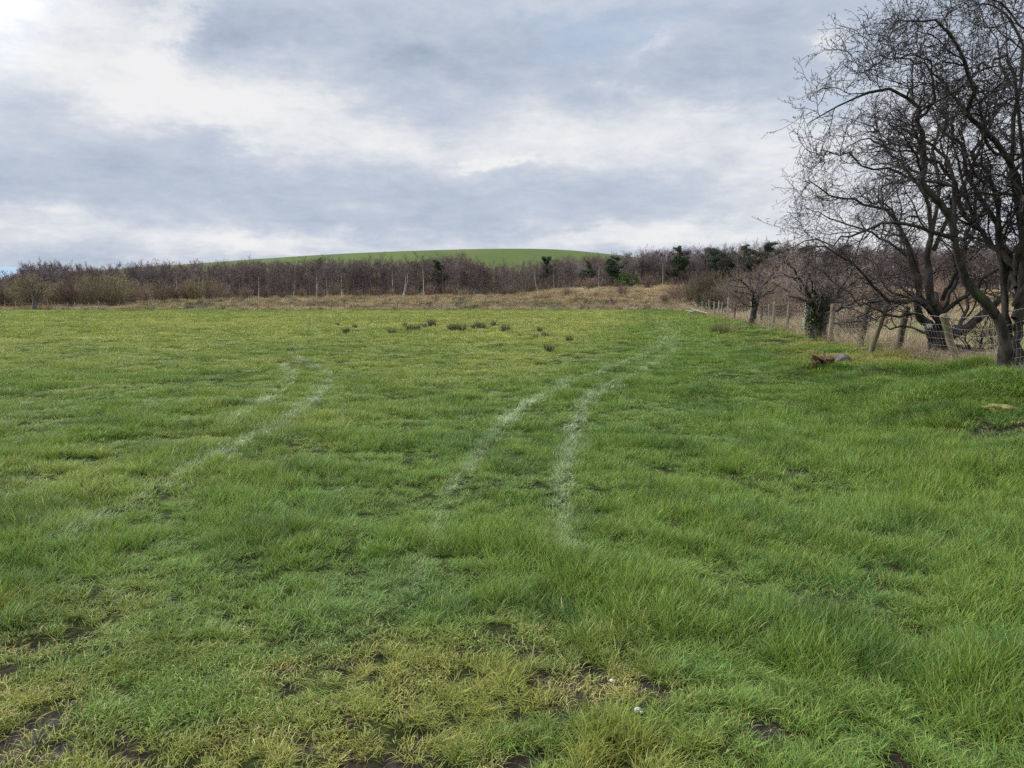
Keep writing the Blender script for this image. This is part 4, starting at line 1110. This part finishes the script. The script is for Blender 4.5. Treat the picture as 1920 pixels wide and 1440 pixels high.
def fallen():
    rng = np.random.default_rng(4)
    for k, (a, b, lab) in enumerate([((1284, 578, .15), (1322, 589, .05), 'longest pale pole fallen at the far end of the fence'),
                                     ((1288, 584, .05), (1312, 582, .35), 'short pale pole propped below the fallen ones'),
                                     ((1296, 576, .5), (1326, 587, .1), 'pale pole slanting against the thicket')]):
        d0 = 80 - 7 * k
        xa = (a[0] - 960) / FPX * d0; xb = (b[0] - 960) / FPX * (d0 - 4)
        p0 = np.array([xa, d0, Hs(xa, d0) + a[2] + .05]); p1 = np.array([xb, d0 - 4, Hs(xb, d0 - 4) + b[2] + .05])
        v, q, tr = post_mesh(np.zeros(3), p1 - p0, .06, 7, rng)
        tag(link('fallen_pole', mk_mesh('fallen_pole', v, q, tr, [M['post_pale']]), loc=p0), lab, 'pole', 'fallen poles')
fallen()

# ================================================================== RUSHES, STONES
def rushes():
    def rush(seed, n, h, rad, sp, mat, w=.010):
        me = tuft_mesh('rush_clump', n, rad, h, w, sp, .18, seed, 3, M[mat]); return me
    ms = [rush(1, 150, .46, .16, .28, 'rush', .016), rush(2, 130, .42, .20, .35, 'rush', .016), rush(3, 90, .38, .10, .22, 'rush', .016)]
    data = [(633, 612, .5, 'tiny rush tuft, furthest left of those on the field'), (665, 615, .6, 'small rush tuft second from the left on the field'), (690, 611, .5, 'tiny rush tuft between the left stragglers and the clumps'),
            (650, 628, .8, 'small dark rush clump standing alone at left, nearer the camera'), (735, 626, .8, 'low rush clump in front of the left bunch'), (759, 613, .9, 'upright rush clump at the back left of the left bunch'),
            (767, 621, .8, 'low grey-green rush clump at the left of the left bunch'), (781, 620, .95, 'wide rush clump in the middle of the left bunch'), (796, 616, 1.0, 'round dark rush clump right of the middle of the left bunch'),
            (809, 614, 1.15, 'largest dark rush clump closing the left bunch'), (818, 613, .5, 'thin rush tuft beside the largest dark clump'), (844, 621, 1.05, 'grey-green rush clump starting the middle bunch'), (853, 621, .95, 'second grey-green rush clump of the middle bunch'),
            (866, 621, 1.1, 'dark wide rush clump of the middle bunch'), (886, 617, .85, 'low spreading rush clump between middle and right bunches'), (894, 616, .8, 'small rush clump beside the upright one on the right'), (903, 617, 1.05, 'upright dark rush clump right of the middle bunch'),
            (925, 613, 1.2, 'tall dark rush clump, tallest on the right'), (935, 613, .5, 'little tuft right of the tallest rush clump'), (949, 622, .95, 'rush clump furthest right of the dark ones'), (941, 617, .5, 'pale thin rush tuft right of the tall clump'),
            (1012, 624, .6, 'brown rush tuft in the yellow grass right of centre'), (1022, 633, .7, 'low brown rush tuft in the yellow grass, lower one'), (1004, 637, .7, 'olive rush tuft nearest the camera right of centre'), (1068, 642, .65, 'single brown rush tuft toward the wheel tracks'), (1030, 659, .7, 'faint green rush tuft nearest the camera'),
            (975, 632, .4, 'faint small rush tuft below the dark clumps'), (10, 627, .5, 'small tuft at the far left edge of the field')]
    rng = np.random.default_rng(2)
    for k, (px, py, s, lab) in enumerate(data):
        g = G(px, py)
        for _ in range(3): g = G(px, py, Hs(g[0], g[1]))
        o = link('rush_clump', ms[k % 3], loc=(g[0], g[1], Hs(g[0], g[1])))
        o.scale = (s * 1.0, s * 1.0, s * 1.1); o.rotation_euler = (0, 0, rng.uniform(0, 6)); tag(o, lab, 'rush clump', 'rush clumps on the field')
    big = [rush(11, 420, .75, .32, .42, 'olive_rush', .012), rush(12, 380, .7, .28, .5, 'rush', .012)]
    for px, d, k, s, lab in [(1345, 33.5, 1, .75, 'dark grey rush clump at the left of the pair by the fence'), (1363, 32.2, 0, .85, 'olive rush clump at the right of the pair by the fence'), (1385, 36, 0, .55, 'low olive tuft behind the rush pair by the fence'), (1352, 37, 0, .7, 'olive tuft behind the dark grey rush clump by the fence')]:
        x = (px - 960) / FPX * d
        o = link('rush_clump', big[k], loc=(x, d, Hs(x, d) - .02)); o.scale = (s, s, s); tag(o, lab, 'rush clump', 'rush clumps by the fence')
rushes()

def rock(name, seed, size, mat, label, cat, loc, rz=0, rough=.25, tilt=0):
    rng = np.random.default_rng(seed)
    n, m_ = 44, 26
    th = np.linspace(0, 2 * PI, n, endpoint=False); ph = np.linspace(-PI / 2, PI / 2, m_)
    T_, P_ = np.meshgrid(th, ph)
    d = np.stack([np.cos(P_) * np.cos(T_), np.cos(P_) * np.sin(T_), np.sin(P_)], -1).reshape(-1, 3)
    r = 1 + rough * (fbm(d[:, 0] * 1.3 + d[:, 2] + 7 * seed, d[:, 1] * 1.3 - d[:, 2], .7, seed, 5) - .5) * 2
    r = r + rough * .35 * (fbm(d[:, 0] * 3 + d[:, 2] * 2 + seed, d[:, 1] * 3 - d[:, 2] * 2, .5, seed + 3, 3) - .5)
    r[:n] = r[:n].mean(); r[-n:] = r[-n:].mean()
    d = np.sign(d) * np.abs(d) ** .8
    v = d * r[:, None] * np.array(size)
    i = np.arange(m_ - 1)[:, None] * n + np.arange(n)[None]; j = np.arange(m_ - 1)[:, None] * n + (np.arange(n)[None] + 1) % n
    q = np.stack([i, j, j + n, i + n], -1).reshape(-1, 4)
    o = link(name, mk_mesh(name, v, q, mats=[M[mat]]), loc=loc); o.rotation_euler = (tilt, 0, rz)
    return tag(o, label, cat)

def stones():
    def at(px, py, z0=.15):
        g = G(px, py, z0)
        for _ in range(8): g = .5 * g + .5 * G(px, py, Hs(g[0], g[1]))
        return g
    g = at(1541, 695); z = Hs(*g)
    rock('rotten_stump', 3, (.34, .13, .15), 'stump', 'rotting brown stump with ragged side at the foot of the bank', 'stump', (g[0], g[1], z + .07), .55, .9, .2)
    g2 = at(1577, 681); rock('boulder', 5, (.17, .15, .13), 'stone', 'rounded purple-grey stone just right of the rotting stump', 'stone', (g2[0], g2[1], Hs(*g2) + .06), .8, .45)
    g3 = at(1880, 775); rock('mossy_stone', 8, (.17, .12, .07), 'moss', 'yellow mossy stone sitting in long grass on the right bank', 'stone', (g3[0], g3[1], Hs(*g3) + .02), .2, .7)
    g4 = at(1683, 745); rock('mossy_stone', 9, (.09, .07, .05), 'moss', 'small mossy brown lump in the bank below the split post', 'stone', (g4[0], g4[1], Hs(*g4) + .03), .2, .4)
    for px, py, s, lab in [(1147, 1281, .009, 'tiny white stone at the upper left of the muddy patch'), (1195, 1337, .013, 'white flint chip at the lower edge of the muddy patch'), (1203, 1341, .007, 'tiny white chip right beside the flint in the mud')]:
        g = G(px, py); rock('pebble', int(px), (s, s * .8, s * .6), 'pebble', lab, 'stone', (g[0], g[1], Hs(*g) + .004 + s * .4 ), .5, .5)
stones()

# ================================================================== SKY
def dvec(px, py):
    p = V(px, py, 1.0) - np.array([0, 0, CAMZ]); p /= np.linalg.norm(p)
    return math.atan2(p[0], p[1]), math.asin(p[2])       # azimuth from +Y, elevation

SUN_AZ, SUN_EL = math.radians(-72), math.radians(34)
def sky():
    w = bpy.data.worlds.new('World'); SC.world = w; w.use_nodes = True
    nt = w.node_tree; nt.nodes.clear()
    tc = N(nt, 'ShaderNodeTexCoord'); dirv = tc.outputs['Generated']
    nm = N(nt, 'ShaderNodeVectorMath', operation='NORMALIZE'); L(nt, dirv, nm.inputs[0]); dirv = nm.outputs[0]
    sep = N(nt, 'ShaderNodeSeparateXYZ'); L(nt, dirv, sep.inputs[0])
    az0 = math_n(nt, 'ARCTAN2', sep.outputs[0], sep.outputs[1]); el0 = math_n(nt, 'ARCSINE', sep.outputs[2])
    # cloud-deck coordinates (a flat layer seen in perspective)
    zz = math_n(nt, 'ADD', math_n(nt, 'MAXIMUM', sep.outputs[2], 0.0), .13)
    cb = N(nt, 'ShaderNodeCombineXYZ'); L(nt, math_n(nt, 'DIVIDE', sep.outputs[0], zz), cb.inputs[0]); L(nt, math_n(nt, 'DIVIDE', sep.outputs[1], zz), cb.inputs[1])
    deck = cb.outputs[0]
    def nz(scale, det, rough, dist=0, off=(0, 0, 0), vec=None, st=(1, 1, 1)):
        mp = N(nt, 'ShaderNodeMapping'); mp.inputs['Location'].default_value = off; mp.inputs['Scale'].default_value = st
        L(nt, deck if vec is None else vec, mp.inputs[0])
        return noise_n(nt, scale, det, rough, mp.outputs[0], dist)
    # warp the angular coordinates with noise so that shapes billow
    ae = N(nt, 'ShaderNodeCombineXYZ'); L(nt, az0, ae.inputs[0]); L(nt, el0, ae.inputs[1])
    w1 = nz(5.0, 8, .66, 0, (3, 1, 0), ae.outputs[0], (1, 2.0, 1)); w2 = nz(5.0, 8, .66, 0, (9, 4, 0), ae.outputs[0], (1, 2.0, 1))
    az = math_n(nt, 'ADD', az0, math_n(nt, 'MULTIPLY', math_n(nt, 'SUBTRACT', w1, .5), .34))
    el = math_n(nt, 'ADD', el0, math_n(nt, 'MULTIPLY', math_n(nt, 'SUBTRACT', w2, .5), .13))
    def blob(px, py, rx, ry, rot=0, lo=1.0, hi=0.0):
        a, e = dvec(px, py); rx = rx / FPX; ry = ry / FPX; cr, sr = math.cos(math.radians(rot)), math.sin(math.radians(rot))
        da = math_n(nt, 'SUBTRACT', az, a); de = math_n(nt, 'SUBTRACT', el, e)
        u = math_n(nt, 'MULTIPLY', math_n(nt, 'ADD', math_n(nt, 'MULTIPLY', da, cr), math_n(nt, 'MULTIPLY', de, sr)), 1 / rx)
        v = math_n(nt, 'MULTIPLY', math_n(nt, 'SUBTRACT', math_n(nt, 'MULTIPLY', de, cr), math_n(nt, 'MULTIPLY', da, sr)), 1 / ry)
        q = math_n(nt, 'ADD', math_n(nt, 'MULTIPLY', u, u), math_n(nt, 'MULTIPLY', v, v))
        return math_n(nt, 'POWER', 2.718, math_n(nt, 'MULTIPLY', q, -1.0))
    def summed(lst, base):
        acc = None
        for b in lst:
            t = math_n(nt, 'MULTIPLY', blob(*b[:5]), b[5]); acc = t if acc is None else math_n(nt, 'ADD', acc, t)
        return math_n(nt, 'ADD', acc, base)
    bright = [(120, 120, 300, 75, -10, .32), (400, 215, 200, 62, -22, .32), (60, 20, 170, 60, 0, .16), (330, 35, 45, 70, -15, .4), (620, 235, 140, 50, -15, .22),
              (900, 250, 260, 55, -4, .20), (1250, 270, 380, 55, 3, .25), (1500, 330, 170, 60, 0, .22), (1180, 190, 60, 20, 0, .22), (1150, 95, 110, 35, 20, .20), (1540, 82, 32, 26, 30, .30), (1380, 200, 130, 22, 8, .18),
              (150, 440, 330, 30, 0, .18), (70, 505, 170, 10, 0, -.16), (30, 405, 90, 18, 0, .18), (1180, 442, 190, 22, 0, .38), (560, 462, 200, 20, 5, .22), (915, 300, 34, 8, -8, .35), (800, 470, 900, 22, 0, .12), (1560, 440, 200, 40, 0, .25), (1750, 330, 200, 120, 0, .2),
              (620, 75, 300, 60, -6, -.17), (735, 100, 45, 32, 0, -.12), (470, 30, 90, 40, -30, -.16), (950, 120, 330, 70, 0, -.14), (1500, 40, 330, 60, 0, -.15), (1330, 150, 260, 50, 0, -.12),
              (200, 320, 330, 50, 4, -.15), (620, 345, 300, 45, 0, -.12), (1050, 370, 460, 42, 0, -.12), (330, 250, 100, 20, -20, -.10), (1350, 345, 260, 30, 0, -.08), (700, 420, 260, 26, 0, -.1), (100, 225, 200, 30, -5, -.06), (1050, 60, 60, 25, 10, .12), (1215, 85, 40, 18, 30, .2)]
    B = summed(bright, .50)
    n1 = nz(1.6, 8, .62, .3, (4.0, 2.0, 0)); n2 = nz(5.5, 12, .68, .2, (1.0, 7.0, 0)); n3 = nz(9, 12, .66, 0, (2, 2, 0), ae.outputs[0], (1, 2.2, 1))
    det = math_n(nt, 'ADD', math_n(nt, 'MULTIPLY', math_n(nt, 'SUBTRACT', n1, .5), .42), math_n(nt, 'MULTIPLY', math_n(nt, 'SUBTRACT', n2, .5), .26))
    det = math_n(nt, 'ADD', det, math_n(nt, 'MULTIPLY', math_n(nt, 'SUBTRACT', n3, .5), .70))
    n4 = nz(20, 10, .62, .4, (5, 3, 0), ae.outputs[0], (1, 2.4, 1))
    det = math_n(nt, 'ADD', det, math_n(nt, 'MULTIPLY', math_n(nt, 'SUBTRACT', n4, .5), .34))
    I = math_n(nt, 'ADD', B, det)
    rp = N(nt, 'ShaderNodeValToRGB'); L(nt, I, rp.inputs[0]); cr = rp.color_ramp; cr.interpolation = 'B_SPLINE'
    st = [(0.0, (.33, .40, .52)), (.20, (.42, .49, .60)), (.42, (.51, .575, .685)), (.62, (.62, .665, .745)), (.82, (.79, .805, .835)), (1.0, (.89, .89, .895))]
    cr.elements[0].position, cr.elements[0].color = st[0][0], (*st[0][1], 1)
    cr.elements[1].position, cr.elements[1].color = st[-1][0], (*st[-1][1], 1)
    for p_, c_ in st[1:-1]: e_ = cr.elements.new(p_); e_.color = (*c_, 1)
    cloud = rp.outputs[0]
    # gaps: thin cloud over blue
    blue = [(1130, 80, 130, 45, 15, .9), (1010, 35, 60, 30, 0, .6), (1580, 170, 120, 60, 0, .45), (1350, 20, 120, 40, 0, .4), (460, 20, 60, 30, 0, .3), (1500, 230, 90, 40, 0, .4), (800, 60, 120, 40, 0, .25)]
    Bl = summed(blue, 0.0); gap = maprange(nt, math_n(nt, 'MULTIPLY', Bl, math_n(nt, 'ADD', n1, .45)), .15, .95, 0, .42)
    ns = N(nt, 'ShaderNodeTexSky', sky_type='NISHITA'); ns.sun_disc = False; ns.sun_elevation = SUN_EL; ns.sun_rotation = SUN_AZ; ns.altitude = 50
    # added boost: cloud deck brighter overhead and round the veiled sun, lighting the ground
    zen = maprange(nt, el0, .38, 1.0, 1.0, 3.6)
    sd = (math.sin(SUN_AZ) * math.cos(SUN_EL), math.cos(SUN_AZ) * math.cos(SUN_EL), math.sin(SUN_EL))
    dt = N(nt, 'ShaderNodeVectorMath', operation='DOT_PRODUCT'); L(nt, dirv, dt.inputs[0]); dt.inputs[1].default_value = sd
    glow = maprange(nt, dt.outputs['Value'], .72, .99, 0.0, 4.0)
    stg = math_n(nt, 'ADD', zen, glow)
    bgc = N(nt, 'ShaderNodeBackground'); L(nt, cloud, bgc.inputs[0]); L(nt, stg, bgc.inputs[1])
    bgs = N(nt, 'ShaderNodeBackground'); L(nt, ns.outputs[0], bgs.inputs[0]); bgs.inputs[1].default_value = .15
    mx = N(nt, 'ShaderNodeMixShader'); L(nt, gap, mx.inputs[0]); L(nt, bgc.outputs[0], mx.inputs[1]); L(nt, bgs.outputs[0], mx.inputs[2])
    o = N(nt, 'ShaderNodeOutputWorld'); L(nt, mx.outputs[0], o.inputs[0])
    w.cycles.sampling_method = 'MANUAL'; w.cycles.sample_map_resolution = 512
    s = bpy.data.lights.new('sun', 'SUN'); s.energy = 2.4; s.angle = math.radians(12); s.color = (1, .95, .87)
    so = bpy.data.objects.new('sun', s); COL.objects.link(so)
    so.rotation_euler = Vector(sd).to_track_quat('Z', 'Y').to_euler()
sky()

# ================================================================== CAMERA
cam = bpy.data.cameras.new('camera'); co = bpy.data.objects.new('camera', cam); COL.objects.link(co)
cam.sensor_width = 36; cam.lens = 36 * FPX / 1920; cam.clip_end = 30000; cam.clip_start = .05
co.location = (0, 0, CAMZ); co.rotation_euler = (PI / 2 - PITCH, 0, 0)
SC.camera = co
SC.render.resolution_x, SC.render.resolution_y = 1024, 768
SC.view_settings.view_transform = 'Standard'; SC.view_settings.look = 'None'; SC.view_settings.exposure = 0; SC.view_settings.gamma = 1
SC.render.engine = 'CYCLES'
cy = SC.cycles
cy.max_bounces = 5; cy.diffuse_bounces = 3; cy.glossy_bounces = 2; cy.transmission_bounces = 3; cy.volume_bounces = 0; cy.transparent_max_bounces = 4
cy.sample_clamp_indirect = 3; cy.sample_clamp_direct = 8; cy.use_denoising = False; cy.denoiser = 'OPENIMAGEDENOISE'; cy.denoising_input_passes = 'RGB_ALBEDO_NORMAL'; cy.denoising_prefilter = 'ACCURATE'; cy.caustics_reflective = False; cy.caustics_refractive = False
